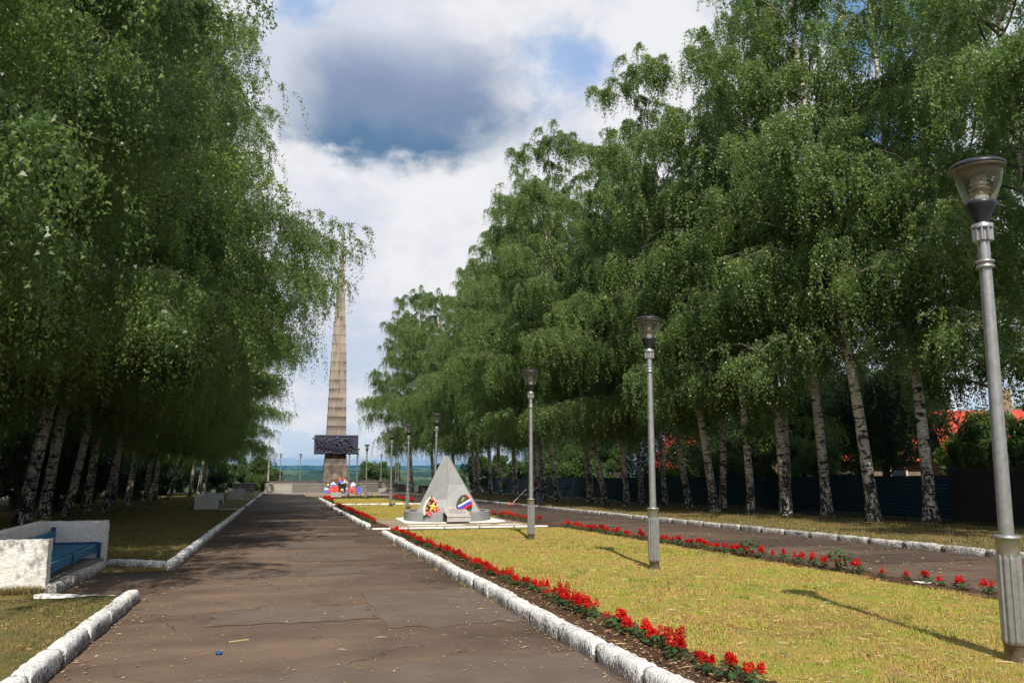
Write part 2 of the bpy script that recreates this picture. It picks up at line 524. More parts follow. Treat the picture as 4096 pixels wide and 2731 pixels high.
def mat_whitewash(name, dark_lo=0.50, dark_hi=0.62, white=(0.70, 0.69, 0.67), dark=(0.16, 0.14, 0.13), scale=34.0, zdark=0.0, rel=0.9, warm=None):
    """lime-washed rough concrete: the wash is missing in the pits, more so low down"""
    m, N, b, o = new_mat(name)
    P = pos(N, True)
    W = pos(N)
    s = N.n('ShaderNodeSeparateXYZ'); N.put(s.inputs[0], P)
    oi = N.n('ShaderNodeObjectInfo').outputs['Random']
    off = N.n('ShaderNodeCombineXYZ'); N.put(off.inputs[0], N.m('MULTIPLY', oi, 31.0)); N.put(off.inputs[1], N.m('MULTIPLY', oi, 17.0))
    Q = N.vm('ADD', P, off.outputs[0])
    pit = N.noise(N.vm('MULTIPLY', Q, (1.0, 1.0, 0.55)), scale, 4, 0.62)
    wide = N.noise(Q, 3.0, 4, 0.6)
    h = N.m('ADD', N.m('ADD', pit, N.m('MULTIPLY', N.m('SUBTRACT', wide, 0.5), 0.45)), N.m('MULTIPLY', N.ss(s.outputs[2], 0.03, 0.165, 1.0, 0.0), zdark))
    f = N.ss(h, dark_lo, dark_hi)
    wc = N.mix(N.ss(wide, 0.4, 0.65), white, warm or tuple(v * 0.86 for v in white))
    wc = N.mix(N.m('MULTIPLY', N.ss(N.m('ADD', s.outputs[2], N.m('MULTIPLY', N.m('SUBTRACT', wide, 0.5), 0.10)), 0.0, 0.075, 1.0, 0.0), 0.55), wc, (0.17, 0.125, 0.09))
    N.put(b.inputs['Base Color'], N.mix(f, wc, dark))
    b.inputs['Roughness'].default_value = 0.9
    b.inputs['Specular IOR Level'].default_value = 0.15
    bump(N, b, N.m('SUBTRACT', N.noise(Q, scale * 0.8, 5, 0.65), N.m('MULTIPLY', f, 0.5)), rel, 0.03)
    return m


M['kerb_wash'] = mat_whitewash('kerb_whitewash', 0.595, 0.68, zdark=0.17, scale=44)
M['kerb_grey'] = mat_whitewash('kerb_grey_wash', 0.50, 0.66, white=(0.50, 0.48, 0.45), dark=(0.17, 0.15, 0.14), zdark=0.06, scale=30)
M['wall_wash'] = mat_whitewash('wall_whitewash', 0.74, 0.86, white=(0.62, 0.61, 0.585), dark=(0.40, 0.36, 0.32), scale=22, rel=1.0, warm=(0.57, 0.55, 0.50))
M['white_paint'] = simple('white_limewash', (0.70, 0.69, 0.66), (0.58, 0.55, 0.51), 5, 0.85, bmp=0.4, bscale=30)
M['lamp_paint'] = simple('silver_paint', (0.36, 0.36, 0.36), (0.29, 0.29, 0.285), 14, 0.40, metal=0.7, bmp=0.12, bscale=60)
M['lamp_steel'] = simple('bare_base_steel', (0.24, 0.205, 0.175), (0.15, 0.10, 0.07), 11, 0.62, metal=0.35, bmp=0.2, bscale=40)
M['black_plastic'] = simple('black_plastic', (0.012, 0.014, 0.020), (0.02, 0.022, 0.03), 10, 0.38)
M['grey_plastic'] = simple('lid_grey', (0.16, 0.14, 0.125), (0.12, 0.105, 0.095), 6, 0.5)
M['louvre'] = simple('aluminium_louvre', (0.62, 0.57, 0.53), (0.5, 0.46, 0.43), 6, 0.3, metal=0.7)
M['blue_paint'] = simple('blue_bench_paint', (0.012, 0.13, 0.24), (0.010, 0.105, 0.20), 5, 0.55, bmp=0.2, bscale=50)
M['blue_dark'] = simple('blue_bracket_paint', (0.010, 0.06, 0.22), (0.010, 0.045, 0.16), 5, 0.5)
M['concrete_grey'] = simple('painted_grey_concrete', (0.3096, 0.3139, 0.3182), (0.2709, 0.2752, 0.2795), 2.2, 0.62, bmp=0.15, bscale=50)
M['ring_grey'] = simple('ring_grey_paint', (0.2295, 0.2340, 0.2385), (0.1800, 0.1845, 0.1890), 2.0, 0.6, bmp=0.2, bscale=60)
M['tablet'] = simple('tablet_stone', (0.40, 0.37, 0.345), (0.33, 0.30, 0.28), 6, 0.6, bmp=0.1)
M['inscription'] = simple('inscription_grey', (0.16, 0.15, 0.15), None, 8, 0.7)
M['ring_fill'] = simple('dark_earth_fill', (0.035, 0.038, 0.045), (0.02, 0.022, 0.03), 6, 0.9)
M['granite'] = simple('rough_granite', (0.18, 0.168, 0.148), (0.12, 0.11, 0.095), 9, 0.9, bmp=0.8, bscale=16, dist=0.04)
M['granite_pale'] = simple('pale_granite', (0.31, 0.29, 0.26), (0.24, 0.22, 0.195), 5, 0.9, bmp=0.5, bscale=16)
M['dark_gran'] = simple('dark_block_granite', (0.115, 0.10, 0.088), (0.07, 0.06, 0.055), 9, 0.9, bmp=0.8, bscale=14, dist=0.04)
M['bronze'] = simple('dark_relief_metal', (0.055, 0.055, 0.085), (0.032, 0.032, 0.052), 4, 0.5, metal=0.3, bmp=0.35, bscale=9)
M['paver'] = simple('pink_paver', (0.2550, 0.1827, 0.1403), (0.1955, 0.1403, 0.1105), 1.4, 0.9, bmp=0.2, obj=False)
M['plaza_asphalt'] = simple('plaza_asphalt', (0.1148, 0.0867, 0.0723), (0.0833, 0.0646, 0.0561), 0.5, 0.92, bmp=0.2, bscale=30, obj=False)
M['apron'] = simple('worn_apron', (0.27, 0.21, 0.145), (0.20, 0.16, 0.11), 1.2, 0.95, bmp=0.4, bscale=22, obj=False)
M['fence_blue'] = simple('dark_blue_sheet', (0.020, 0.050, 0.082), (0.015, 0.036, 0.060), 3, 0.55)
M['fence_dark'] = simple('dark_board', (0.020, 0.016, 0.016), (0.012, 0.010, 0.010), 5, 0.7)
M['roof_red'] = simple('red_metal_roof', (0.50, 0.060, 0.028), (0.42, 0.05, 0.025), 2, 0.5)
M['house_wall'] = simple('house_wall', (0.26, 0.19, 0.13), (0.2, 0.15, 0.1), 3, 0.9)
M['house_wood'] = simple('weathered_wood', (0.10, 0.08, 0.065), None, 6, 0.9)
M['glass_dark'] = simple('window_pane', (0.02, 0.025, 0.03), None, 4, 0.15)
M['skin'] = simple('skin', (0.42, 0.26, 0.19), None, 6, 0.6)
M['tee'] = simple('maroon_shirt', (0.10, 0.045, 0.055), None, 6, 0.9)
M['denim'] = simple('denim', (0.02, 0.045, 0.10), None, 10, 0.9)
M['jacket'] = simple('dark_jacket', (0.045, 0.035, 0.032), None, 6, 0.9)
M['trouser'] = simple('grey_blue_trousers', (0.05, 0.07, 0.08), None, 6, 0.9)
M['hair_fair'] = simple('fair_hair', (0.40, 0.27, 0.16), None, 20, 0.6)
M['hair_dark'] = simple('dark_hair', (0.03, 0.02, 0.015), None, 20, 0.6)
for n_, c_ in {'w_red': (0.70, 0.015, 0.02), 'w_coral': (0.58, 0.12, 0.11), 'w_gold': (0.72, 0.50, 0.10), 'w_white': (0.58, 0.57, 0.60), 'w_blue': (0.02, 0.06, 0.52),
               'w_green': (0.015, 0.035, 0.022), 'w_purple': (0.26, 0.16, 0.42), 'w_orange': (0.80, 0.16, 0.015), 'w_pale': (0.50, 0.58, 0.42), 'w_yellow': (0.75, 0.52, 0.14),
               'w_black': (0.008, 0.008, 0.010), 'w_pink': (0.60, 0.30, 0.32)}.items():
    M[n_] = simple(n_.replace('w_', 'wreath_'), c_, tuple(v * 0.8 for v in c_), 30, 0.6)


def mat_glass():
    m, N, b, o = new_mat('lamp_glass')
    b.inputs['Base Color'].default_value = (0.75, 0.78, 0.70, 1)
    b.inputs['Roughness'].default_value = 0.06
    b.inputs['IOR'].default_value = 1.45
    t = N.n('ShaderNodeBsdfTransparent'); t.inputs[0].default_value = (0.88, 0.89, 0.82, 1)
    fr = N.n('ShaderNodeFresnel'); fr.inputs[0].default_value = 1.35
    mx = N.n('ShaderNodeMixShader')
    N.put(mx.inputs[0], N.m('ADD', N.m('MULTIPLY', fr.outputs[0], 0.5), 0.01))
    N.t.links.new(t.outputs[0], mx.inputs[1]); N.t.links.new(b.outputs[0], mx.inputs[2])
    N.t.links.new(mx.outputs[0], o.inputs[0])
    return m


M['glass'] = mat_glass()


def mat_obelisk():
    m, N, b, o = new_mat('obelisk_stone')
    P = pos(N, True)
    W = pos(N)
    a = N.noise(W, 0.9, 5, 0.6)
    st = N.noise(N.vm('MULTIPLY', W, (3.2, 3.2, 0.35)), 1.0, 5, 0.65)
    s = N.n('ShaderNodeSeparateXYZ'); N.put(s.inputs[0], P)
    sw = N.n('ShaderNodeSeparateXYZ'); N.put(sw.inputs[0], W)
    oi = N.n('ShaderNodeObjectInfo').outputs['Random']
    base = N.mix(oi, (0.315, 0.255, 0.21), (0.225, 0.185, 0.155))
    base = N.mix(N.m('MULTIPLY', N.ss(a, 0.4, 0.65), 0.5), base, (0.22, 0.165, 0.13))
    # black weathering streaks running down from every joint, heavier low on the shaft
    low = N.ss(sw.outputs[2], 2.0, 27.0, 0.24, -0.06)
    top = N.ss(s.outputs[2], 0.45, 1.22)
    f = N.m('MULTIPLY', N.ss(N.m('ADD', st, low), 0.52, 0.68), N.m('ADD', N.m('MULTIPLY', top, 0.75), 0.25))
    base = N.mix(N.m('MULTIPLY', f, 0.85), base, (0.055, 0.046, 0.042))
    N.put(b.inputs['Base Color'], base)
    b.inputs['Roughness'].default_value = 0.9
    bump(N, b, N.noise(W, 7, 5, 0.65), 0.3, 0.05)
    return m


M['obelisk'] = mat_obelisk()


def mat_pedestal():
    m, N, b, o = new_mat('pedestal_stone')
    W = pos(N)
    a = N.noise(N.vm('MULTIPLY', W, (1.0, 1.0, 1.6)), 0.9, 6, 0.62, 0.5)
    st = N.noise(N.vm('MULTIPLY', W, (2.5, 2.5, 0.5)), 1.0, 5, 0.6)
    col = N.ramp(N.m('ADD', N.m('MULTIPLY', a, 0.7), N.m('MULTIPLY', st, 0.3)), [(0.36, (0.045, 0.036, 0.032)), (0.50, (0.105, 0.078, 0.064)), (0.64, (0.22, 0.165, 0.13))])
    N.put(b.inputs['Base Color'], col)
    b.inputs['Roughness'].default_value = 0.9
    bump(N, b, N.noise(W, 6, 5, 0.65), 0.4, 0.05)
    return m


M['pedestal'] = mat_pedestal()


def mat_forest():
    m, N, b, o = new_mat('forest_canopy')
    P = pos(N)
    a = N.noise(N.vm('MULTIPLY', P, (0.0045, 0.0016, 0.0)), 1.0, 5, 0.6, 0.5)
    c = N.noise(N.vm('MULTIPLY', P, (0.05, 0.03, 0.03)), 1.0, 5, 0.7)
    col = N.ramp(a, [(0.40, (0.014, 0.032, 0.020)), (0.50, (0.035, 0.070, 0.026)), (0.60, (0.11, 0.15, 0.052))])
    col = N.mix(N.ss(c, 0.40, 0.62), N.vm('MULTIPLY', col, (0.5, 0.5, 0.6)), col)
    N.put(b.inputs['Base Color'], col)
    b.inputs['Roughness'].default_value = 0.9
    b.inputs['Specular IOR Level'].default_value = 0.1
    return m


M['forest'] = mat_forest()


# ------------------------------------------------------------------ ground and terrain
def smooth(a, b, x):
    t = np.clip((x - a) / (b - a), 0, 1)
    return t * t * (3 - 2 * t)


def terrain_z(x, y):
    """hill-top plane falling gently ahead, then the slope into the wide wooded valley"""
    plane = -SLOPE * np.clip(y, -200, 132)
    r = np.hypot(x, y)
    d = r - 150.0
    prof = np.interp(d, [-200, 0, 40, 150, 350, 900, 1800, 2700, 3300, 4600, 7000, 9500, 12500], [0, 0, -6, -14, -22, -32, -42, -40, -40, -80, -90, -14, -40])
    return np.where(d > 0, plane + prof, plane)


def build_ground():
    na, nr = 220, 150
    rr = np.concatenate([[0.0], np.geomspace(2.0, 13000, nr - 1)])
    aa = np.linspace(0, 2 * math.pi, na, endpoint=False)
    Rg, A = np.meshgrid(rr, aa, indexing='ij')
    X = Rg * np.sin(A); Y = Rg * np.cos(A)
    Z = terrain_z(X, Y) - 0.06
    V = np.stack([X, Y, Z], -1).reshape(-1, 3)
    i = np.arange(nr - 1)[:, None] * na; j = np.arange(na)[None, :]; j2 = (j + 1) % na
    F = np.stack([i + j, i + na + j, i + na + j2, i + j2], -1).reshape(-1, 4)
    tag(link('ground', np_mesh('ground', V, F[:, ::-1], M['forest_floor'], True)), kind='structure')


build_ground()


def sheet(name, x0, x1, y0, y1, dz, mat, nx=2, ny=2, amp=0.0, seed=0, skirt=0.10, kind='structure', edge=0.0):
    """a slab of ground cover following the slope; amp = surface unevenness, edge = ragged outline"""
    rng = np.random.default_rng(seed)
    xs = np.linspace(x0, x1, nx); ys = np.linspace(y0, y1, ny)
    X, Y = np.meshgrid(xs, ys, indexing='xy')
    X = X.copy(); Y = Y.copy()
    Z = -SLOPE * Y + dz
    if amp:
        n = rng.normal(0, 1, X.shape)
        for _ in range(1):
            n = (n + np.roll(n, 1, 0) + np.roll(n, -1, 0) + np.roll(n, 1, 1) + np.roll(n, -1, 1)) / 3.0
        Z = Z + n * amp
    if edge:
        X[:, 0] += rng.normal(0, edge, ny); X[:, -1] += rng.normal(0, edge, ny)
        Y[0, :] += rng.normal(0, edge, nx); Y[-1, :] += rng.normal(0, edge, nx)
    V = np.stack([X, Y, Z], -1).reshape(-1, 3)
    i = np.arange(ny - 1)[:, None] * nx; j = np.arange(nx - 1)[None, :]
    F = np.stack([i + j, i + j + 1, i + nx + j + 1, i + nx + j], -1).reshape(-1, 4)
    if skirt:
        ring = list(range(nx)) + [k * nx + nx - 1 for k in range(1, ny)] + [(ny - 1) * nx + k for k in range(nx - 2, -1, -1)] + [k * nx for k in range(ny - 2, 0, -1)]
        b = len(V)
        lo = V[ring].copy(); lo[:, 2] -= skirt
        V = np.concatenate([V, lo])
        n = len(ring)
        F = np.concatenate([F, np.array([[ring[k], b + k, b + (k + 1) % n, ring[(k + 1) % n]] for k in range(n)])])
    return tag(link(name, np_mesh(name, V, F, mat, amp > 0)), kind=kind)


PL, PR = -1.78, 2.92                 # kerb lines of the near path
path = sheet('path', PL - 1.5, PR + 0.1, -14, 92, 0.0, M['asphalt'], 2, 2)
sheet('cross_path', PR + 0.1, 9.52, 25.55, 27.25, 0.001, M['asphalt'], 2, 2)
sheet('road', 9.5, 14.05, -14, 92, 0.002, M['asphalt_old'], 2, 2)
# patched squares of paler asphalt, and darker squares farther along the path
for k, (a, b_, c, d, mt) in enumerate([(-0.55, 2.75, 4.6, 7.35, 0), (1.2, 2.9, 9.2, 12.2, 0), (-1.0, 1.5, 14.6, 15.8, 0), (0.3, 1.9, 17.0, 18.9, 0), (0.1, 2.0, 20.4, 22.4, 0), (-0.7, 1.2, 9.9, 11.0, 0),
                                     (-1.6, 0.4, 23.0, 24.6, 1), (-0.6, 2.4, 30.0, 33.5, 1), (-1.4, 2.2, 41.0, 45.0, 1), (0.3, 2.8, 36.0, 38.0, 0), (1.1, 2.4, 24.5, 25.5, 0)]):
    p = sheet('asphalt_tone_patch', a, b_, c, d, 0.004 + 0.0006 * k, M['asphalt_tone_patch' if mt == 0 else 'asphalt_dark_patch'], 14, 10, 0, k, 0, 'structure', 0.05)
for k, (a, b_, c, d) in enumerate([(10.4, 13.6, 17.0, 19.2), (11.0, 13.4, 13.0, 14.6), (10.0, 12.5, 30.0, 36.0)]):  # dark sheets that put the tree shade into the road's colour
    sheet('asphalt_tone_patch', a, b_, c, d, 0.007 + 0.0006 * k, M['asphalt_dark_patch'], 12, 8, 0, 40 + k, 0, 'structure', 0.06)

# verges beside the path (left, shaded) in pieces round the bench bays
BAYS = [(12.55, 16.2), (47.45, 51.0), (70.6, 74.2)]
ylo = -14.0
for k, (b0, b1) in enumerate(BAYS + [(92.0, 0)]):
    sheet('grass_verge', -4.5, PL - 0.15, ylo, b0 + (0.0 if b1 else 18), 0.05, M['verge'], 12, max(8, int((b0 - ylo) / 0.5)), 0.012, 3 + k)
    if b1:
        ylo = b1
for k, (b0, b1) in enumerate(BAYS):
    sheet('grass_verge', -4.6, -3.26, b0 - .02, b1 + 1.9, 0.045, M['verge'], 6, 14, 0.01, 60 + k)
    sheet('bay_paving', -3.25, PL - 0.0, b0 + 0.02, b1 - 0.02, 0.003, M['asphalt'], 2, 2)
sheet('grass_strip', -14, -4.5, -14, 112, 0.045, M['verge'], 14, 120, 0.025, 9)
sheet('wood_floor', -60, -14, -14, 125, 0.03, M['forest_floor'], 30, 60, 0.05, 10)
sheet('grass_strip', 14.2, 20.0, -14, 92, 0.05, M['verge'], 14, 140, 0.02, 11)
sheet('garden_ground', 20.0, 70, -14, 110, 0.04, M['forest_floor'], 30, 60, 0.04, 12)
# three lawns of the middle strip
sheet('lawn', 3.68, 9.05, -2, 25.4, 0.05, M['lawn'], 40, 170, 0.010, 21, 0.10, 'structure', 0.04)
sheet('lawn', 3.55, 8.9, 33.2, 51.4, 0.05, M['lawn'], 24, 80, 0.010, 22, 0.10, 'structure', 0.04)
sheet('lawn', 3.75, 8.7, 52.6, 69.6, 0.05, M['lawn'], 24, 70, 0.010, 23, 0.10, 'structure', 0.04)
sheet('monument_apron', 3.6, 8.8, 27.55, 33.2, 0.035, M['apron'], 12, 14, 0.006, 24)
# flower beds of dark soil
sheet('flower_bed', 2.96, 3.74, -2, 24.2, 0.062, M['soil'], 18, 380, 0.020, 31, 0.12)
sheet('flower_bed', 8.98, 9.52, 4, 25.6, 0.055, M['soil'], 8, 240, 0.018, 32, 0.10, 'structure', 0.03)
sheet('flower_bed', 2.98, 3.62, 27.5, 51.0, 0.06, M['soil'], 12, 180, 0.018, 33)
sheet('flower_bed', 8.78, 9.48, 27.5, 51.0, 0.05, M['soil'], 8, 150, 0.018, 34, 0.10, 'structure', 0.03)
sheet('flower_bed', 3.25, 3.8, 52.6, 69.9, 0.06, M['soil'], 8, 70, 0.018, 35)
sheet('flower_bed', 8.65, 9.15, 52.6, 69.9, 0.05, M['soil'], 6, 70, 0.015, 36)
sheet('flower_bed', 3.8, 8.66, 69.6, 70.4, 0.05, M['soil'], 30, 6, 0.015, 37)
# plaza in front of the obelisk
sheet('plaza', -6, 22, 92, 131, 0.0, M['plaza_asphalt'], 2, 2)
pl = None
for k, (x0, x1, y0, y1) in enumerate([(2.6, 11.6, 84.0, 103.0)]):
    pl = sheet('plaza_paving', x0, x1, y0, y1, 0.012, M['plaza_asphalt'], 2, 2)
    nx, ny = 6, 10
    mb = MB(); w, h = (x1 - x0) / nx, (y1 - y0) / ny
    mb.box(-w / 2 + .03, w / 2 - .03, -h / 2 + .03, h / 2 - .03, 0, 0.035)
    me = mb.mesh('paver', M['paver'])
    for i in range(nx):
        for j in range(ny):
            yc = y0 + h * (j + .5)
            if i * w < (j - 7.5) * 0.9: continue
            link('paver', me, pl, (x0 + w * (i + .5), yc, G(yc) + 0.012 + rnd.uniform(-.003, .003)), (math.atan(-SLOPE), 0, 0))


# ------------------------------------------------------------------ kerbs
def stone_mesh(seed, L, W, H, mat, rough=0.012, nx=9, nz=3, droop=0.02):
    """one kerb block along local Y, base at z=0, softened top edges and an uneven skin"""
    rng = random.Random(seed)
    prof = [(-W / 2, 0.0), (-W / 2, H * 0.5), (-W / 2 + 0.004, H - 0.025), (-W / 2 + 0.03, H), (0.0, H + 0.004), (W / 2 - 0.03, H), (W / 2 - 0.004, H - 0.025), (W / 2, H * 0.5), (W / 2, 0.0)]
    vs = []; fs = []
    n = len(prof)
    for i in range(nx):
        t = i / (nx - 1)
        endk = 0.0 if 0 < i < nx - 1 else 0.012
        for (x, z) in prof:
            k = 1 if z > 0 else 0
            vs.append((x * (1 - endk * 3) + rng.uniform(-rough, rough), (t - .5) * L * (1 - 0.012) + rng.uniform(-rough, rough) * .6, z - endk * k + rng.uniform(-rough, rough) * k - 0.06 * (1 - k)))
    for i in range(nx - 1):
        for j in range(n - 1):
            a = i * n + j
            fs.append((a, a + 1, a + 1 + n, a + n))
    fs.append(tuple(range(n - 1, -1, -1))); fs.append(tuple(range((nx - 1) * n, nx * n)))
    me = bpy.data.meshes.new('kerb_stone'); me.from_pydata(vs, [], fs)
    me.polygons.foreach_set('use_smooth', [True] * (len(fs) - 2) + [False] * 2); me.update()
    me.materials.append(mat)
    return me


ST_WHITE = [stone_mesh(s, 1.0, 0.17, 0.17, M['kerb_wash'], 0.0085, 15) for s in range(5)]
ST_GREY = [stone_mesh(20 + s, 1.0, 0.17, 0.15, M['kerb_grey'], 0.012) for s in range(4)]
ST_FLAT = [stone_mesh(40 + s, 1.0, 0.20, 0.085, M['white_paint'], 0.008) for s in range(3)]


def kerb(label, pts, stones, L=1.0, group=None, jitter=0.012, hscale=1.0):
    t = empty('kerb', (pts[0][0], pts[0][1], G(pts[0][1])))
    tag(t, label, 'kerb', group)
    k = 0
    for (x0, y0), (x1, y1) in zip(pts[:-1], pts[1:]):
        d = math.hypot(x1 - x0, y1 - y0)
        n = max(1, round(d / L)); l = d / n
        ang = math.atan2(-(x1 - x0), (y1 - y0))
        for i in range(n):
            f = (i + .5) / n
            x, y = x0 + (x1 - x0) * f, y0 + (y1 - y0) * f
            o = link('kerb_stone', stones[k % len(stones)], t)
            o.location = (x - pts[0][0] + rnd.uniform(-jitter, jitter), y - pts[0][1], G(y) - G(pts[0][1]) + rnd.uniform(-jitter, jitter) * .8)
            o.rotation_euler = (-math.atan(SLOPE) * math.cos(ang), rnd.uniform(-.02, .02), ang + rnd.uniform(-.012, .012) + (math.pi if rnd.random() < .5 else 0))
            if abs(math.cos(o.rotation_euler.z) - math.cos(ang)) > .5: o.rotation_euler.x *= -1
            o.scale = (1, l * 0.972, hscale)
            k += 1
    return t


x = PL - 0.08
kerb('white kerb in the left foreground ending in a rounded corner before the bench', [(x, -3), (x, 12.3)], ST_WHITE)
kerb('low white kerb across the grass in front of the nearest bench', [(x - 0.1, 12.5), (-3.3, 13.15)], ST_FLAT, 0.75, None, 0.010, 0.62)
kerb('white kerb stone beyond the nearest bench leading out to the path', [(-3.05, 17.0), (x - 0.12, 16.28)], ST_WHITE, 1.3)
kerb('long white kerb on the left of the path from the nearest to the middle bench', [(x, 16.25), (x, 47.3)], ST_WHITE)
kerb('short white kerb on the path side of the middle bench bay', [(x - .1, 47.4), (-3.1, 47.9)], ST_FLAT, 0.7)
kerb('white kerb on the left of the path from the middle to the farthest bench', [(x, 51.0), (x, 70.4)], ST_WHITE)
kerb('short white kerb on the path side of the farthest bench bay', [(x - .1, 70.6), (-3.0, 71.0)], ST_FLAT, 0.7)
kerb('white kerb on the left of the path beyond the farthest bench', [(x, 74.2), (x, 110)], ST_WHITE)
kerb('bare rough kerb under the front of the nearest bench', [(-3.12, 13.3), (-3.12, 17.0)], ST_GREY, 0.95, None, 0.012, 1.0)
x = PR + 0.08
kerb('long white kerb in the foreground right of the path beside the nearest flower bed', [(x - .20, -3), (x, 24.05)], ST_WHITE)
kerb('white kerb right of the path along the bed of the pyramid monument', [(x - .1, 27.3), (x - .06, 51.2)], ST_WHITE)
kerb('front row of flat white kerb stones before the pyramid monument', [(x - .0, 27.25), (9.0, 26.75)], ST_FLAT, 1.25, None, 0.010, 0.55)
kerb('second row of flat white stones touching the plinth of the pyramid monument', [(4.35, 28.35), (8.5, 28.05)], ST_FLAT, 1.0, None, 0.010, 0.5)
kerb('white kerb across the front of the lawn beyond the pyramid monument', [(3.25, 52.2), (9.2, 51.6)], ST_WHITE, 1.5, None, 0.01, 0.8)
kerb('short white kerb right of the path beside the farthest flower bed', [(3.2, 52.4), (3.3, 70.2)], ST_WHITE)
kerb('grey kerb on the far side of the right road under the birches', [(14.12, 2), (14.05, 40), (13.85, 77)], ST_GREY, 1.15)
kerb('broken white kerb stone lying among the flowers of the right row', [(9.5, 10.1), (9.5, 11.0)], ST_FLAT, 0.45, None, 0.012, 0.45)

# ------------------------------------------------------------------ whitewashed benches
def grid_box(mb, x0, x1, y0, y1, z0, z1, step, amp, rng):
    """box with gridded faces and noisy skin (welded by position hash)"""
    def noisy(p):
        h = math.sin(p[0] * 91.7 + p[1] * 37.3 + p[2] * 57.1) * 43758.5453
        h2 = math.sin(p[0] * 17.7 + p[1] * 77.3 + p[2] * 29.1) * 24634.6345
        return (p[0] + (h - math.floor(h) - .5) * amp, p[1] + (h2 - math.floor(h2) - .5) * amp, p[2] + ((h * 7) % 1 - .5) * amp)
    def face(o, u, v):
        nu = max(1, int(Vector(u).length / step)); nv = max(1, int(Vector(v).length / step))
        vs = []; fs = []
        for i in range(nu + 1):
            for j in range(nv + 1):
                p = [o[k] + u[k] * i / nu + v[k] * j / nv for k in range(3)]
                p = [round(c, 4) for c in p]
                vs.append(noisy(p))
        for i in range(nu):
            for j in range(nv):
                a = i * (nv + 1) + j
                fs.append((a, a + nv + 1, a + nv + 2, a + 1))
        mb.add(vs, fs, True)
    X, Y, Z = x1 - x0, y1 - y0, z1 - z0
    face((x0, y0, z0), (X, 0, 0), (0, 0, Z)); face((x1, y1, z0), (-X, 0, 0), (0, 0, Z))
    face((x1, y0, z0), (0, Y, 0), (0, 0, Z)); face((x0, y1, z0), (0, -Y, 0), (0, 0, Z))
    face((x0, y0, z1), (X, 0, 0), (0, Y, 0))


def make_bench(step, amp):
    """origin at the near front corner on the ground; length along +Y, back towards -X"""
    t = empty('bench')
    L, D, Ht, th = 4.35, 1.25, 0.80, 0.22
    for nm, y0, y1 in (('end_wall', 0, th), ('end_wall', L - th, L)):
        mb = MB(); grid_box(mb, -D, 0, y0, y1, -0.12, Ht, step, amp, rnd); mb.build(nm, M['wall_wash'], t)
    mb = MB(); grid_box(mb, -D, -D + th, th, L - th, -0.12, Ht, step, amp, rnd); mb.build('back_wall', M['wall_wash'], t)
    # seat: five long slats in two bays, on blue brackets
    ym = L / 2
    for k in range(5):
        xk = -0.20 - k * 0.135
        for (ya, yb) in ((th + .03, ym - .03), (ym + .03, L - th - .03)):
            mb = MB()
            if k == 0:
                mb.box(xk, xk + 0.06, ya, yb, 0.22, 0.375)
            else:
                mb.box(xk - .03, xk + 0.075, ya, yb, 0.34, 0.372)
            bevel(mb.build('seat_slat', M['blue_paint'], t), 0.008, 1)
    mb = MB(); mb.box(-0.93, -0.885, th + .02, L - th - .02, 0.45, 0.63); bevel(mb.build('backrest_slat', M['blue_paint'], t), 0.01, 1)
    for yb in (th + .005, L - th - .05, ym - .022):
        mb = MB()
        mb.box(-0.90, -0.12, yb, yb + .045, 0.30, 0.338)
        if yb != ym - .022:
            mb.box(-0.13, -0.07, yb, yb + .045, 0.03, 0.40)
            mb.box(-0.88, -0.13, yb, yb + .045, 0.372, 0.41)
            mb.box(-0.955, -0.885, yb, yb + .06, 0.37, 0.70)
        else:
            mb.box(-0.138, -0.125, yb, yb + .045, 0.21, 0.377)
        mb.build('bracket', M['blue_dark'], t)
    mb = MB(); mb.box(-D + th, -0.02, th, L - th, -0.06, 0.10); mb.build('floor_slab', M['granite'], t)
    return t


b1 = make_bench(0.06, 0.013)
b1.location = (-3.2, 13.35, G(13.35) - 0.02)
tag(b1, 'blue slatted bench inside whitewashed walls, nearest, in the left foreground', 'bench', 'whitewashed benches along the path')
b2 = make_bench(0.2, 0.012)
b2.location = (-3.22, 48.0, G(48) - 0.02)
tag(b2, 'whitewashed bench with a bit of blue seat, middle one of the three along the path', 'bench', 'whitewashed benches along the path')
b3 = copy_tree(b2)
b3.location = (-2.85, 70.9, G(70.9) - 0.02)
tag(b3, 'whitewashed bench farthest along the path, before the grey granite block', 'bench', 'whitewashed benches along the path')


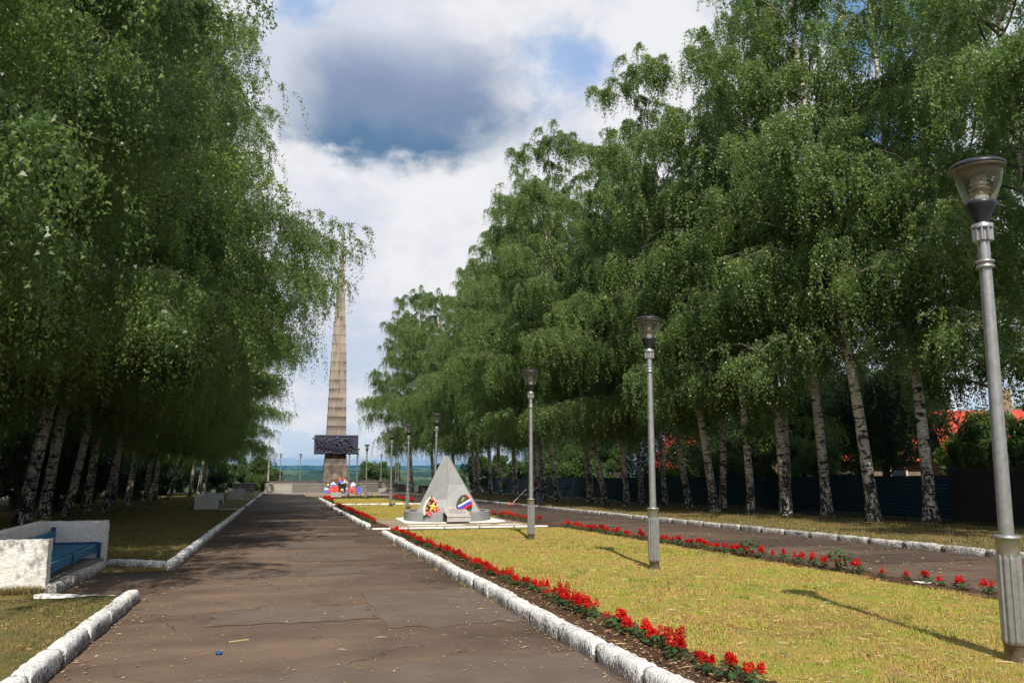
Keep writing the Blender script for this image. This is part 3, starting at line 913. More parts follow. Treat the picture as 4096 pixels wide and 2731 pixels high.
# ------------------------------------------------------------------ street lamps
def make_lamp():
    t = empty('street_lamp')
    def part(nm, mat, prof, n=20, wob=None, cap=None):
        mb = MB(); mb.lathe(prof, n, True, (0, 0, 0), wob); return mb.build(nm, mat, t)
    part('base_pipe', M['lamp_steel'], [(0.086, -0.1), (0.086, 0.155), (0.094, 0.158), (0.094, 0.175)])
    mb = MB()
    mb.lathe([(0.096, 0.172), (0.100, 0.19), (0.100, 0.88), (0.096, 0.92)], 48, False, (0, 0, 0), lambda k: (1.0, 0.86, 0.86, 1.0)[k % 4] if True else 1)
    mb.build('fluted_sleeve', M['lamp_paint'], t)
    part('collar', M['lamp_paint'], [(0.086, 0.90), (0.094, 0.925), (0.094, 1.05), (0.106, 1.055), (0.106, 1.078), (0.06, 1.085)], 24)
    part('shaft', M['lamp_paint'], [(0.062, 1.07), (0.060, 1.3), (0.051, 3.75)], 20)
    part('ring', M['lamp_paint'], [(0.05, 3.485), (0.078, 3.487), (0.078, 3.505), (0.062, 3.512), (0.062, 3.532), (0.078, 3.537), (0.078, 3.556), (0.05, 3.56)], 24)
    mb = MB()
    mb.lathe([(0.055, 3.735), (0.088, 3.745), (0.088, 3.86)], 40, False, (0, 0, 0), lambda k: (1.0, 1.0, 0.74, 0.74)[k % 4])
    mb.lathe([(0.09, 3.858), (0.092, 3.866), (0.092, 3.898), (0.055, 3.903), (0.055, 3.925)], 28)
    mb.build('capital', M['lamp_paint'], t)
    part('lamp_cup', M['black_plastic'], [(0.058, 3.918), (0.066, 3.95), (0.115, 4.055), (0.128, 4.085), (0.132, 4.115), (0.10, 4.118)], 28)
    part('glass_bowl', M['glass'], [(0.124, 4.112), (0.150, 4.18), (0.178, 4.26), (0.196, 4.34), (0.206, 4.425)], 32)
    mb = MB()
    mb.lathe([(0.075, 4.10), (0.075, 4.165), (0.06, 4.17), (0.072, 4.19), (0.090, 4.203), (0.045, 4.225), (0.095, 4.24), (0.045, 4.268), (0.082, 4.29), (0.050, 4.318), (0.072, 4.325), (0.06, 4.365)], 24, False)
    mb.build('louvre_stack', M['louvre'], t)
    lid = part('lid', M['grey_plastic'], [(0.05, 4.362), (0.11, 4.40), (0.200, 4.418), (0.228, 4.425), (0.230, 4.44)], 32)
    part('lid_rim', M['black_plastic'], [(0.228, 4.438), (0.236, 4.444), (0.236, 4.464), (0.205, 4.49), (0.10, 4.508), (0.0, 4.512)], 32)
    return t


LAMPS = [(6.20, 5.75, 'tall grey lamp post nearest the viewer, at the right edge of the photo', (0.02, -0.004)),
         (6.37, 13.13, 'second nearest grey lamp post, rising from the middle of the sunny lawn', (0.0, 0.004)),
         (6.43, 20.53, 'third nearest grey lamp post, on the lawn right of the pyramid monument', (0, -0.004)),
         (6.62, 35.4, 'grey lamp post rising from behind the left slope of the pyramid monument', (0, -0.02)),
         (6.60, 43.1, 'grey lamp post on the second lawn, just left of the pyramid monument', (0, 0.0)),
         (6.38, 48.2, 'grey lamp post at the far end of the second lawn, near the white kerb', (0, 0.0)),
         (6.94, 68.0, 'grey lamp post on the farthest lawn, right of the relief slab', (0, 0.0)),
         (6.95, 76.8, 'grey lamp post behind the farthest lawn, in front of the right wreaths', (0, 0.0)),
         (6.42, 79.2, 'grey lamp post overlapping the right part of the wreath pile', (0, 0.0))]
lamp0 = None
for k, (lx, ly, lab, tilt) in enumerate(LAMPS):
    o = make_lamp() if k == 0 else copy_tree(lamp0)
    if k == 0: lamp0 = o
    o.location = (lx, ly, G(ly) + 0.03)
    o.rotation_euler = (tilt[0], tilt[1], k * 0.7)
    tag(o, lab, 'lamp post', 'lamp posts along the middle strip')
for lx, ly, lab in [(0.06, 124, 'far lamp post behind the wall, farther left of the two left of the obelisk'), (2.9, 124, 'far lamp post behind the wall, just left of the relief slab'),
                    (11.3, 124, 'far lamp post behind the wall, just right of the obelisk foot'), (14.85, 124, 'far lamp post behind the wall, alone right of the small bush'),
                    (17.1, 124, 'left one of two far lamp posts standing close together by the birch twigs'), (17.6, 125, 'right one of two far lamp posts standing close together by the birch twigs')]:
    o = copy_tree(lamp0)
    o.location = (lx, ly, -1.32)
    o.rotation_euler = (0, 0, lx)
    tag(o, lab, 'lamp post', 'lamp posts behind the wall')
mb = MB(); mb.lathe([(0.13, -1.4), (0.11, 2.6), (0.10, 5.2)], 14)
tag(mb.build('flag_pole', M['granite_pale'], None, (-1.6, 124, 0)), 'thick pale pole behind the wall, half hidden by the left birches', 'pole')


# ------------------------------------------------------------------ obelisk, relief slab, walls
def build_obelisk():
    OX, OY = 7.25, 113.0
    t = empty('obelisk', (OX, OY, -0.72))
    tag(t, 'tall tapering stone obelisk at the far end of the avenue', 'obelisk')
    def half(z):                               # half width by height above the platform
        return float(np.interp(z, [0, 3.7, 6.45, 17.2, 33.5, 37.2], [1.67, 1.36, 1.30, 1.01, 0.20, 0.03]))
    # lower pedestal in big blocks
    zs = [0, 1.25, 2.45, 3.72]
    for z0, z1 in zip(zs[:-1], zs[1:]):
        for s in (-1, 1):
            a0, a1 = half(z0), half(z1)
            mb = MB()
            q = 0.012
            lo = [(0 if s < 0 else q, -a0), (s * a0, -a0), (s * a0, a0), (0 if s < 0 else q, a0)]
            hi = [(0 if s < 0 else q, -a1), (s * a1, -a1), (s * a1, a1), (0 if s < 0 else q, a1)]
            vs = [(px, py, 0.0) for px, py in lo] + [(px, py, z1 - z0 - 0.02) for px, py in hi]
            fs = [(0, 1, 5, 4), (1, 2, 6, 5), (2, 3, 7, 6), (3, 0, 4, 7), (4, 5, 6, 7), (3, 2, 1, 0)]
            mb.add(vs, fs)
            mb.build('stone_block', M['pedestal'], t, (0, 0, z0))
    # shaft: overlapping courses, each block leaning out a little at its foot
    z = 6.30; h = 1.27; k = 0
    while z < 37.0:
        z1 = min(z + h, 37.2)
        for s in (-1, 1):
            a0, a1 = half(z) * 1.0 + 0.014, half(z1) - 0.014
            a1 = max(a1, 0.015)
            ridge = 0.16 * min(1, a0)              # the front is slightly folded along its middle
            q = 0.010 * s
            mb = MB()
            lo = [(q, -a0 + ridge * 0.0), (s * a0, -a0 + ridge), (s * a0, a0), (q, a0)]
            hi = [(q, -a1 + ridge * 0.0), (s * a1, -a1 + ridge), (s * a1, a1), (q, a1)]
            n_ = 5
            vs = []
            for i in range(n_):
                f = i / (n_ - 1)
                g = f ** 1.7                         # hollow profile, kicks out at the foot
                for (p0, p1) in zip(lo, hi):
                    w = 1 - (1 - f) ** 2.2
                    vs.append((p0[0] + (p1[0] - p0[0]) * w, p0[1] + (p1[1] - p0[1]) * w, (z1 - z) * f))
            fs = []
            for i in range(n_ - 1):
                for j in range(4):
                    a = i * 4 + j; b_ = i * 4 + (j + 1) % 4
                    fs.append((a, b_, b_ + 4, a + 4))
            fs.append((3, 2, 1, 0)); fs.append(tuple(range(4 * n_ - 4, 4 * n_)))
            mb.add(vs, fs)
            mb.build('stone_block', M['obelisk'], t, (0, 0, z))
        z = z1; k += 1
    # slab with the relief, carried on the shaft
    sl = MB(); sl.box(-2.87, 2.87, -2.0, 1.0, 3.72, 6.30)
    slab = sl.build('relief_slab', M['bronze'], t)
    bevel(slab, 0.04, 2)
    fr = MB()
    fr.box(-2.80, -2.62, -2.10, -2.0, 3.80, 6.22); fr.box(2.42, 2.80, -2.10, -2.0, 3.80, 6.22)
    fr.box(-2.62, 2.42, -2.08, -2.0, 6.10, 6.22); fr.box(-2.62, 2.42, -2.08, -2.0, 3.80, 3.92)
    fr.build('relief_border', M['bronze'], slab)
    # crowded figures striding to the left: bodies, bent legs, raised arms, heads
    rng = random.Random(5)
    for k in range(9):
        fx = -2.2 + k * 0.52 + rng.uniform(-.1, .1); fz = 4.15 + rng.uniform(0, .35); lean = rng.uniform(.15, .5)
        rl = MB()
        hip = (fx, -2.08, fz + .45); sh = (fx - lean, -2.12, fz + 1.02)
        rl.tube([hip, sh], [.20, .24], 8); rl.ball((sh[0] - .12, -2.14, sh[2] + .26), .15, 1)
        rl.tube([hip, (fx - .45, -2.14, fz + .25), (fx - .50, -2.1, fz - .15)], [.17, .13, .09], 7)
        rl.tube([hip, (fx + .30, -2.10, fz + .12), (fx + .62, -2.08, fz - .15)], [.17, .12, .08], 7)
        up = rng.uniform(.0, .5)
        rl.tube([sh, (sh[0] - .35, -2.16, sh[2] + up * .5), (sh[0] - .62, -2.14, sh[2] + up)], [.12, .09, .07], 7)
        rl.tube([(sh[0] - .75, -2.17, sh[2] - .2 + up), (sh[0] + .25, -2.17, sh[2] + .1 + up)], .035, 5)
        rl.build('relief_figure', M['bronze'], slab)
    for k in range(14):
        mb = MB(); mb.ball((rng.uniform(-2.4, 2.2), -2.04, rng.choice([rng.uniform(3.9, 4.25), rng.uniform(5.5, 6.0)])), rng.uniform(.12, .26), 1, (1.4, .6, .8), .5, rng)
        mb.build('relief_boss', M['bronze'], slab)


build_obelisk()


def wall_thing(label, name, segs, mat, z1, z0=-2.5, th=0.6, cap=None, cat='wall'):
    """segs: list of points; every stretch is built from separate facing blocks"""
    t = empty(name, (segs[0][0], segs[0][1], 0))
    tag(t, label, cat)
    for (x0, y0), (x1, y1) in zip(segs[:-1], segs[1:]):
        d = math.hypot(x1 - x0, y1 - y0); n = max(1, round(d / 1.9)); l = d / n
        a = math.atan2(y1 - y0, x1 - x0)
        for i in range(n):
            f = (i + .5) / n
            mb = MB(); mb.box(-l / 2 + .008, l / 2 - .008, 0, th, z0, z1 - 0.08)
            o = mb.build('granite_block', mat, t, (x0 + (x1 - x0) * f - segs[0][0], y0 + (y1 - y0) * f - segs[0][1] + rnd.uniform(-.02, .02), 0), (0, 0, a))
            bevel(o, 0.03, 1)
            mb = MB(); mb.box(-l / 2 + .004, l / 2 - .004, -0.05, th + .05, z1 - 0.08, z1)
            mb.build('coping_stone', cap or M['granite_pale'], t, (x0 + (x1 - x0) * f - segs[0][0], y0 + (y1 - y0) * f - segs[0][1], 0), (0, 0, a))
    return t


wall_thing('long grey granite retaining wall of the obelisk platform behind the wreaths', 'retaining_wall', [(1.55, 104.6), (3.4, 103.4), (10.4, 103.4), (12.2, 104.6)], M['granite'], -0.72)
wall_thing('pale recessed wall with a low step left of the wreath pile', 'retaining_wall', [(-0.85, 106.6), (1.7, 106.6)], M['granite_pale'], -0.74, th=0.5)
wall_thing('pale recessed wall with a low step right of the wreath pile', 'retaining_wall', [(12.1, 106.6), (15.0, 106.6)], M['granite'], -0.82, th=0.5)
wall_thing('end block of the platform wall beside the left birches', 'retaining_wall', [(-1.75, 105.0), (-0.75, 105.0)], M['granite_pale'], -0.70, th=2.2)
wall_thing('end block of the platform wall right of the recess, before the gap', 'retaining_wall', [(14.9, 105.2), (15.9, 105.2)], M['granite'], -0.85, th=2.0)
for lab, x0, x1, y0 in (('low pale stone step in the left recess of the platform wall', -0.75, 1.6, 105.2), ('low pale stone step in the right recess of the platform wall', 12.2, 14.9, 105.2)):
    mb = MB(); mb.box(x0, x1, y0, 106.58, -2.4, -1.45)
    tag(bevel(mb.build('stone_step', M['granite_pale']), 0.03, 1), lab, 'step')
mb = MB(); mb.prism([(3.4, 103.9), (10.4, 103.9), (12.1, 105.1), (12.1, 107.1), (15.0, 107.1), (16.5, 126), (-2.0, 126), (-0.9, 107.1), (1.6, 107.1), (1.6, 105.1)], -2.4, -0.78)
tag(mb.build('platform_floor', M['asphalt_dark_patch']), kind='structure')
mb = MB(); mb.box(-3.0, 16.5, 102.2, 103.35, -2.4, -1.84)
tag(mb.build('kerb_step', M['granite_pale']), 'long low pale step along the foot of the platform wall', 'step')
wall_thing('grey granite block wall on the grass left of the path end', 'granite_block_wall', [(-5.9, 111.5), (-3.05, 111.5)], M['granite'], -0.80, th=1.0)
wall_thing('dark granite block wall at the far end of the right road, behind the pyramid', 'granite_block_wall', [(15.8, 95.0), (19.5, 94.2)], M['dark_gran'], -0.85, th=1.0, cap=M['dark_gran'])


# ------------------------------------------------------------------ wreaths
def oval(rx, rz, n=20, egg=0.0):
    return [(rx * math.cos(2 * math.pi * k / n) * (1 - egg * math.sin(2 * math.pi * k / n)), rz * math.sin(2 * math.pi * k / n)) for k in range(n)]


def facing(mb_fn, name, mat, t, loc, depth, outline):
    """a flat panel of given depth standing in the local XZ plane"""
    mb = MB()
    n = len(outline)
    vs = [(px, -depth / 2, pz) for px, pz in outline] + [(px, depth / 2, pz) for px, pz in outline]
    fs = [tuple(range(n)), tuple(reversed(range(n, 2 * n)))] + [(i, n + i, n + (i + 1) % n, (i + 1) % n) for i in range(n)]
    mb.add(vs, fs)
    return mb.build(name, mat, t, loc)


def dots(name, mat, t, pts, r, y, sq=(1, .6, 1)):
    out = []
    for (px, pz) in pts:
        mb = MB(); mb.ball((0, 0, 0), r, 1, sq, .5)
        out.append(mb.build(name, mat, t, (px, y, pz)))
    return out


def wreath(loc, rz, lean, label, rx, hz, rim, field, centre=None, bands=(), group='wreaths laid at the foot of the obelisk', nrim=18, roll=0.0):
    t = empty('wreath', loc)
    t.rotation_euler = (lean, roll, rz)
    tag(t, label, 'wreath', group)
    o = oval(rx, hz, 20, 0.18)
    facing(None, 'backing', M[field], t, (0, 0, hz), 0.10, o)
    for k in range(nrim):
        a = 2 * math.pi * k / nrim
        px, pz = rx * .92 * math.cos(a) * (1 - .18 * math.sin(a)), hz * .92 * math.sin(a)
        mb = MB(); mb.ball((0, 0, 0), rx * .13, 0, (1, .7, 1), .4)
        mb.build('rim_flower', M[rim[k % len(rim)]], t, (px, -0.06, hz + pz))
    for (c, z0, z1) in bands:                      # ribbon bands across the field, z as a share of height
        def hw(zz):
            s = max(0.0, 1 - (zz) ** 2) ** .5
            return rx * .8 * s * (1 - .18 * zz)
        ol = [(-hw(z0), z0 * hz), (hw(z0), z0 * hz), (hw((z0 + z1) / 2), (z0 + z1) / 2 * hz), (hw(z1), z1 * hz), (-hw(z1), z1 * hz), (-hw((z0 + z1) / 2), (z0 + z1) / 2 * hz)]
        facing(None, 'ribbon_band', M[c], t, (0, -0.065, hz), 0.05, ol)
    if centre:
        mb = MB(); mb.ball((0, 0, 0), rx * .42, 1, (1, .35, 1.15), .3)
        mb.build('centre_flower', M[centre], t, (0, -0.08, hz))
    return t


wy, wz = 102.1, G(102.1) + 0.02
S_ = 0.0348                                          # metres per enlarged-view pixel at that distance /10
WR = [(5.80, 0.55, 'wreath at the left end of the pile, standing behind, yellow centre and lilac rim', .36, .48, ['w_purple', 'w_white'], 'w_green', 'w_yellow', ()),
      (5.62, 0.0, 'blue and white wreath with a yellow centre, lowest at the left end', .38, .44, ['w_white', 'w_purple'], 'w_blue', 'w_yellow', (('w_white', .05, .5),)),
      (6.70, 0.42, 'tilted oval wreath in white, blue and red bands, left of the black stand', .40, .52, ['w_white', 'w_pink'], 'w_white', None, (('w_white', .25, .9), ('w_blue', -.15, .25), ('w_red', -.75, -.15))),
      (6.35, 0.0, 'red wreath with an orange centre and a pink rim, second from the left', .36, .46, ['w_red', 'w_pink'], 'w_red', 'w_orange', ()),
      (7.12, 0.02, 'small red and orange wreath with a dark lower rim beside the black stand', .34, .52, ['w_red', 'w_yellow', 'w_green'], 'w_red', 'w_orange', ()),
      (8.50, 0.42, 'pale yellow wreath standing behind the lilac one, right of the black stand', .36, .46, ['w_pink', 'w_white'], 'w_green', 'w_yellow', ()),
      (8.42, 0.0, 'lilac oval wreath with a white, blue and red middle', .42, .48, ['w_purple', 'w_white', 'w_purple'], 'w_purple', None, (('w_white', .1, .45), ('w_blue', -.1, .1), ('w_red', -.45, -.1))),
      (9.05, 0.0, 'red wreath with a yellow and orange middle behind the lamp post', .32, .56, ['w_coral', 'w_yellow'], 'w_red', 'w_orange', ()),
      (9.72, 0.42, 'white and blue wreath standing behind the red one on the right', .36, .50, ['w_white'], 'w_white', None, (('w_blue', -.5, -.1),)),
      (9.75, 0.0, 'coral red wreath with pink flowers near the right end of the pile', .40, .50, ['w_coral', 'w_pink'], 'w_red', 'w_coral', ()),
      (10.25, 0.35, 'dark violet wreath near the right end of the pile', .30, .48, ['w_purple', 'w_pink'], 'w_green', None, ()),
      (10.45, 0.0, 'small dark wreath with white flowers at the right end of the pile', .32, .44, ['w_white', 'w_purple'], 'w_blue', None, ())]
for k, (wx, up, lab, rx, hz, rim, field, cen, bands) in enumerate(WR):
    wx = 7.55 + (wx - 8.0) * 0.83
    yy = wy + (0.55 if up > .1 else 0.0) + k * 0.006
    wreath((wx, yy, wz + up), 0, -0.28, lab, rx * .9, hz * .92, rim, field, cen, bands, roll=rnd.uniform(-.25, .25))
t = empty('flower_stand', (7.5, wy + .15, wz)); tag(t, 'black stand in the middle of the wreath pile', 'stand')
mb = MB(); mb.box(-.42, .42, -.25, .3, 0, .98); mb.build('box', M['w_black'], t)
mb = MB(); mb.box(-.5, .5, -.3, .35, .985, 1.05); mb.build('top_board', M['w_black'], t)
t = empty('bouquet', (7.5, wy + .1, wz + 1.06)); tag(t, 'big white and blue flower basket with orange and red ribbons on the black stand', 'bouquet')
for k in range(16):
    a = k * 2.4; r_ = .12 + .33 * (k / 16)
    mb = MB(); mb.ball((0, 0, 0), .13, 1, (1, 1, 1), .5); mb.build('flower_head', M[['w_white', 'w_white', 'w_blue', 'w_pale', 'w_purple'][k % 5]], t, (r_ * math.cos(a) * 1.4, r_ * math.sin(a) * .6, .12 + .26 * (1 - k / 16)))
mb = MB(); mb.tube([(-.05, 0, .3), (-.32, -.05, .62), (-.5, -.05, .72)], [.10, .15, .12], 8); mb.build('orange_ribbon', M['w_orange'], t)
mb = MB(); mb.tube([(-.05, 0, .62), (.25, -.05, .5), (.6, -.05, .12)], [.11, .13, .07], 8); mb.build('red_ribbon', M['w_red'], t)
mb = MB(); mb.tube([(.08, -.1, .66), (.36, -.12, .5), (.68, -.1, .1)], [.06, .07, .05], 8); mb.build('white_ribbon', M['w_white'], t)
t = empty('bouquet', (7.45, wy - .42, wz)); tag(t, 'small bunch of cream flowers on the ground before the black stand', 'bouquet')
for k in range(9):
    mb = MB(); mb.ball((0, 0, 0), .09, 1, (1, 1, 1), .5); mb.build('flower_head', M[['w_pale', 'w_yellow'][k % 2]], t, (rnd.uniform(-.17, .17), rnd.uniform(-.08, .08), .22 + rnd.uniform(0, .25)))
mb = MB(); mb.tube([(0, 0, 0), (0, 0, .25)], [.05, .09], 7); mb.build('stems', M['w_green'], t)


# ------------------------------------------------------------------ pyramid monument
def build_pyramid():
    cx, cy = 6.40, 31.45
    gz = G(30.0)
    t = empty('pyramid_monument', (cx, cy, gz))
    tag(t, 'grey folded pyramid monument inside a low round basin on the middle strip', 'monument')
    # white plinth
    mb = MB(); mb.prism([(-1.88, -1.45), (-1.55, -1.84), (1.65, -1.84), (1.98, -1.45), (1.9, .9), (1.3, 1.9), (-1.3, 1.9), (-1.88, 1.2)], -0.1, 0.055)
    bevel(mb.build('plinth', M['white_paint'], t), 0.015, 1)
    # round basin wall, open in front for the tablet
    R0, R1, H = 1.70, 1.52, 0.40
    a0, a1 = R(-90 + 17), R(270 - 17)
    n = 52
    mb = MB(); vs = []; fs = []
    for k in range(n + 1):
        a = a0 + (a1 - a0) * k / n
        c, s = math.cos(a), math.sin(a)
        vs += [(R0 * c, R0 * s, 0.05), (R0 * c, R0 * s, H), (R1 * c, R1 * s, H), (R1 * c, R1 * s, 0.05)]
    for k in range(n):
        for j in range(4):
            A = k * 4 + j; B = k * 4 + (j + 1) % 4
            fs.append((A, B, B + 4, A + 4))
    fs.append((0, 3, 2, 1)); fs.append((n * 4, n * 4 + 1, n * 4 + 2, n * 4 + 3))
    mb.add(vs, fs, False)
    bevel(mb.build('basin_wall', M['ring_grey'], t), 0.012, 1)
    mb = MB(); mb.prism([(1.53 * math.cos(R(8 * k)), 1.53 * math.sin(R(8 * k))) for k in range(45)], 0.0, 0.30)
    mb.build('basin_fill', M['ring_fill'], t)
    # two wings folded inwards along the middle
    th = 0.15
    A = Vector((-0.03, 0.0, 2.52)); L = Vector((-1.20, -0.42, 0.32)); Rr = Vector((1.22, -0.42, 0.32))
    V1 = Vector((0.03, 0.02, 1.42)); V2 = Vector((-0.06, -.02, 0.84)); V3 = Vector((-0.02, -0.34, 0.32))
    back = Vector((0, 0.55, 0))
    def wing(side, pts, nm):
        # pts: fold points from the apex down, then the outer corner
        off = Vector((-0.09 if side < 0 else 0.09, 0.20, 0.0))
        poly = pts
        m_ = len(poly)
        mbw = MB()
        vs = list(poly) + [p + off for p in poly]
        mbw.add(vs, [tuple(range(m_)), tuple(reversed(range(m_, 2 * m_)))] + [(i, m_ + i, m_ + (i + 1) % m_, (i + 1) % m_) for i in range(m_)])
        return mbw
    # left wing in an upper and a lower panel, right wing likewise (visible panel joints)
    def onedge(P0, P1, z):
        f = (z - P0.z) / (P1.z - P0.z); return P0 + (P1 - P0) * f
    e = 0.006
    Lj = onedge(A, L, 0.84); Rj = onedge(A, Rr, 1.42)
    wing(-1, [A, V1, V2, Lj], 0).build('left_upper_panel', M['concrete_grey'], t)
    wing(-1, [Lj - Vector((0, 0, e)), V2 - Vector((0, 0, e)), V3, L], 0).build('left_lower_panel', M['concrete_grey'], t)
    wing(1, [A + Vector((e, 0, 0)), Rj, V1 + Vector((e, 0, 0))], 0).build('right_upper_panel', M['concrete_grey'], t)
    wing(1, [V1 + Vector((e, 0, -e)), Rj - Vector((0, 0, e)), Rr, V3 + Vector((e, 0, 0)), V2 + Vector((e, 0, 0))], 0).build('right_lower_panel', M['concrete_grey'], t)
    mb = MB(); mb.add([A + Vector((0, .2, -.02)), L + Vector((-.05, .45, 0)), Rr + Vector((.05, .45, 0)), Vector((0, 1.1, 0.32))], [(0, 1, 3), (0, 3, 2), (1, 2, 3)])
    mb.build('back_face', M['concrete_grey'], t)
    # sloping tablet with worn inscription
    T = Matrix.Translation((0.0, -2.18, 0.30)) @ Matrix.Rotation(R(16), 4, 'X')
    mb = MB(); mb.box(-0.44, 0.44, 0, 1.12, -0.05, 0.0, T); tb = bevel(mb.build('tablet', M['tablet'], t), 0.01, 1)
    mb = MB(); mb.box(-0.44, 0.44, -2.165, -2.08, 0.10, 0.245); mb.build('tablet_front', M['tablet'], t)
    for s in (-1, 1):
        mb = MB(); mb.box(s * .36 - .05, s * .36 + .05, -2.06, -1.6, 0.09, .30); mb.build('tablet_support', M['ring_fill'], t)
    mb = MB()
    rg = random.Random(3)
    for row in range(4):
        xx = -0.28 + row % 2 * 0.05
        while xx < 0.28:
            w = rg.uniform(.02, .05)
            yy = 0.30 + row * 0.13
            mb.box(xx, xx + w, yy, yy + .075, 0.002, 0.006, T); xx += w + rg.choice([.015, .015, .05])
    o = mb.build('inscription', M['inscription'], tb)
    return cx, cy, gz


pcx, pcy, pgz = build_pyramid()

# star wreath and tricolour wreath leaning on the pyramid
t = empty('wreath', (5.53, 30.05, pgz + 0.28)); t.rotation_euler = (-0.22, 0.03, 0.0)
tag(t, 'pointed dark wreath with a golden star and coral flowers, left on the pyramid', 'wreath')
facing(None, 'backing', M['w_green'], t, (0, 0.03, 0), 0.07, [(-.30, 0), (.34, 0), (.26, .28), (.10, .62), (0, .76), (-.12, .62), (-.28, .28)])
st = []
for k in range(10):
    a = math.pi / 2 + k * math.pi / 5 - .12; r_ = .215 if k % 2 == 0 else .088
    st.append((r_ * math.cos(a), r_ * math.sin(a)))
mb = MB(); vs = [(px, 0, pz) for px, pz in st] + [(0, -0.07, 0)]
mb.add(vs, [(k, (k + 1) % 10, 10) for k in range(10)]); mb.add([(px, 0, pz) for px, pz in st], [tuple(reversed(range(10)))])
mb.build('gold_star', M['w_gold'], t, (0.03, -0.09, .31))
for k, (px, pz, r_) in enumerate([(0, .58, .07), (-.14, .43, .075), (.13, .47, .06), (-.22, .24, .065), (.2, .22, .07), (-.2, .07, .08), (-.03, .10, .08), (.14, .05, .08), (.25, .12, .07), (0.02, .01, .06), (-.1, -.0, .06)]):
    mb = MB(); mb.ball((0, 0, 0), r_, 1, (1, .5, .9), .6); mb.build('coral_flower', M['w_coral'], t, (px, -0.045, pz + .02))
mb = MB(); mb.tube([(-.29, -.02, .02), (-.30, -.03, .3), (-.18, -.03, .55), (-.05, -.03, .70)], [.05, .06, .05, .03], 7); mb.build('pale_ribbon', M['w_pale'], t)
mb = MB(); mb.tube([(.02, -.03, .72), (.12, -.03, .55), (.24, -.03, .3)], [.02, .03, .02], 7); mb.build('pale_ribbon', M['w_pale'], t)
t = empty('wreath', (6.76, 30.0, pgz + 0.26)); t.rotation_euler = (-0.2, 0.0, -0.12)
tag(t, 'oval dark wreath with white, blue and red flower bands, right on the pyramid', 'wreath')
facing(None, 'backing', M['w_green'], t, (0, 0.03, .40), 0.07, [(px * (1.0), pz) for px, pz in oval(.30, .40, 20, .12)])
def band(c, z0, z1, nm, bead=False):
    """slanting flower band rising to the right"""
    for k in range(7):
        f = (k + .5) / 7
        px = -.24 + .50 * f
        for q in ((z0 + z1) / 2,):
            mb = MB(); mb.ball((0, 0, 0), .052, 1, (1, .6, 1.0), .35)
            mb.build(nm, M[c], t, (px, -0.05, .10 + q + .27 * f))
band('w_white', .20, .27, 'white_flower'); band('w_blue', .11, .17, 'blue_flower'); band('w_red', .015, .08, 'red_flower')
mb = MB(); mb.tube([(.02, -.02, .80), (.16, -.03, .70), (.27, -.03, .50), (.30, -.02, .3)], [.025, .035, .03, .02], 7); mb.build('red_trim', M['w_red'], t)
for k, (px, pz) in enumerate([(-.08, .56), (-.05, .62), (-.02, .68), (.12, .12), (.17, .15)]):
    mb = MB(); mb.ball((0, 0, 0), .03, 0, (1.6, .5, .8)); mb.build('gold_sprig', M['w_gold'], t, (px, -.025, pz))

# small grey notice plate on the farthest lawn
t = empty('notice_plate', (4.62, 69.2, G(69.2))); tag(t, 'small blank looking grey plate on short legs at the edge of the farthest lawn', 'sign')
mb = MB(); mb.box(-.42, .42, -.03, .03, .15, .56); mb.build('plate', M['ring_grey'], t, (0, 0, 0.06), (-.25, 0, 0))
for s in (-.35, .35):
    mb = MB(); mb.box(s - .03, s + .03, .14, .18, -.05, .45); mb.build('leg', M['lamp_paint'], t)
# ------------------------------------------------------------------ trees
def tri_leaves(P, size, rng, droop=0.75, jitter=0.05, wide=0.8, out=0.55):
    """one hanging triangular leaf per point, its blade turned a little outwards and up"""
    n = len(P)
    d = rng.normal(0, 0.6, (n, 3)); d[:, 2] -= droop * 1.25
    d /= np.linalg.norm(d, axis=1, keepdims=True)
    ax = P - np.array([P[:, 0].mean(), P[:, 1].mean(), 0]); ax[:, 2] = 0
    ax /= np.linalg.norm(ax, axis=1, keepdims=True) + 1e-6
    ax[:, 2] = 0.7
    w = np.cross(d, rng.normal(0, 0.75, (n, 3)) + ax * out * 1.6)
    w /= np.linalg.norm(w, axis=1, keepdims=True) + 1e-9
    s = size * rng.uniform(0.55, 1.2, (n, 1))
    B = P + rng.normal(0, jitter, (n, 3))
    V = np.empty((n, 3, 3))
    V[:, 0] = B - w * s * wide * 0.5
    V[:, 1] = B + w * s * wide * 0.5
    V[:, 2] = B + d * s
    return V.reshape(-1, 3)


def tubes_np(curves, radii, nside):
    """curves (m,k,3), radii (m,k) -> one mesh of open tubes"""
    m, k, _ = curves.shape
    d = np.gradient(curves, axis=1)
    d /= np.linalg.norm(d, axis=2, keepdims=True) + 1e-9
    ref = np.where(np.abs(d[..., 2:3]) > 0.9, np.array([1.0, 0, 0]), np.array([0, 0, 1.0]))
    u = np.cross(d, ref); u /= np.linalg.norm(u, axis=2, keepdims=True) + 1e-9
    w = np.cross(d, u)
    t = np.arange(nside) * 2 * math.pi / nside
    V = curves[:, :, None, :] + radii[:, :, None, None] * (u[:, :, None, :] * np.cos(t)[None, None, :, None] + w[:, :, None, :] * np.sin(t)[None, None, :, None])
    V = V.reshape(-1, 3)
    base = (np.arange(m) * k * nside)[:, None, None]
    i = (np.arange(k - 1) * nside)[None, :, None]; j = np.arange(nside)[None, None, :]; j2 = (j + 1) % nside
    F = np.stack([base + i + j, base + i + j2, base + i + nside + j2, base + i + nside + j], -1).reshape(-1, 4)
    return V, F


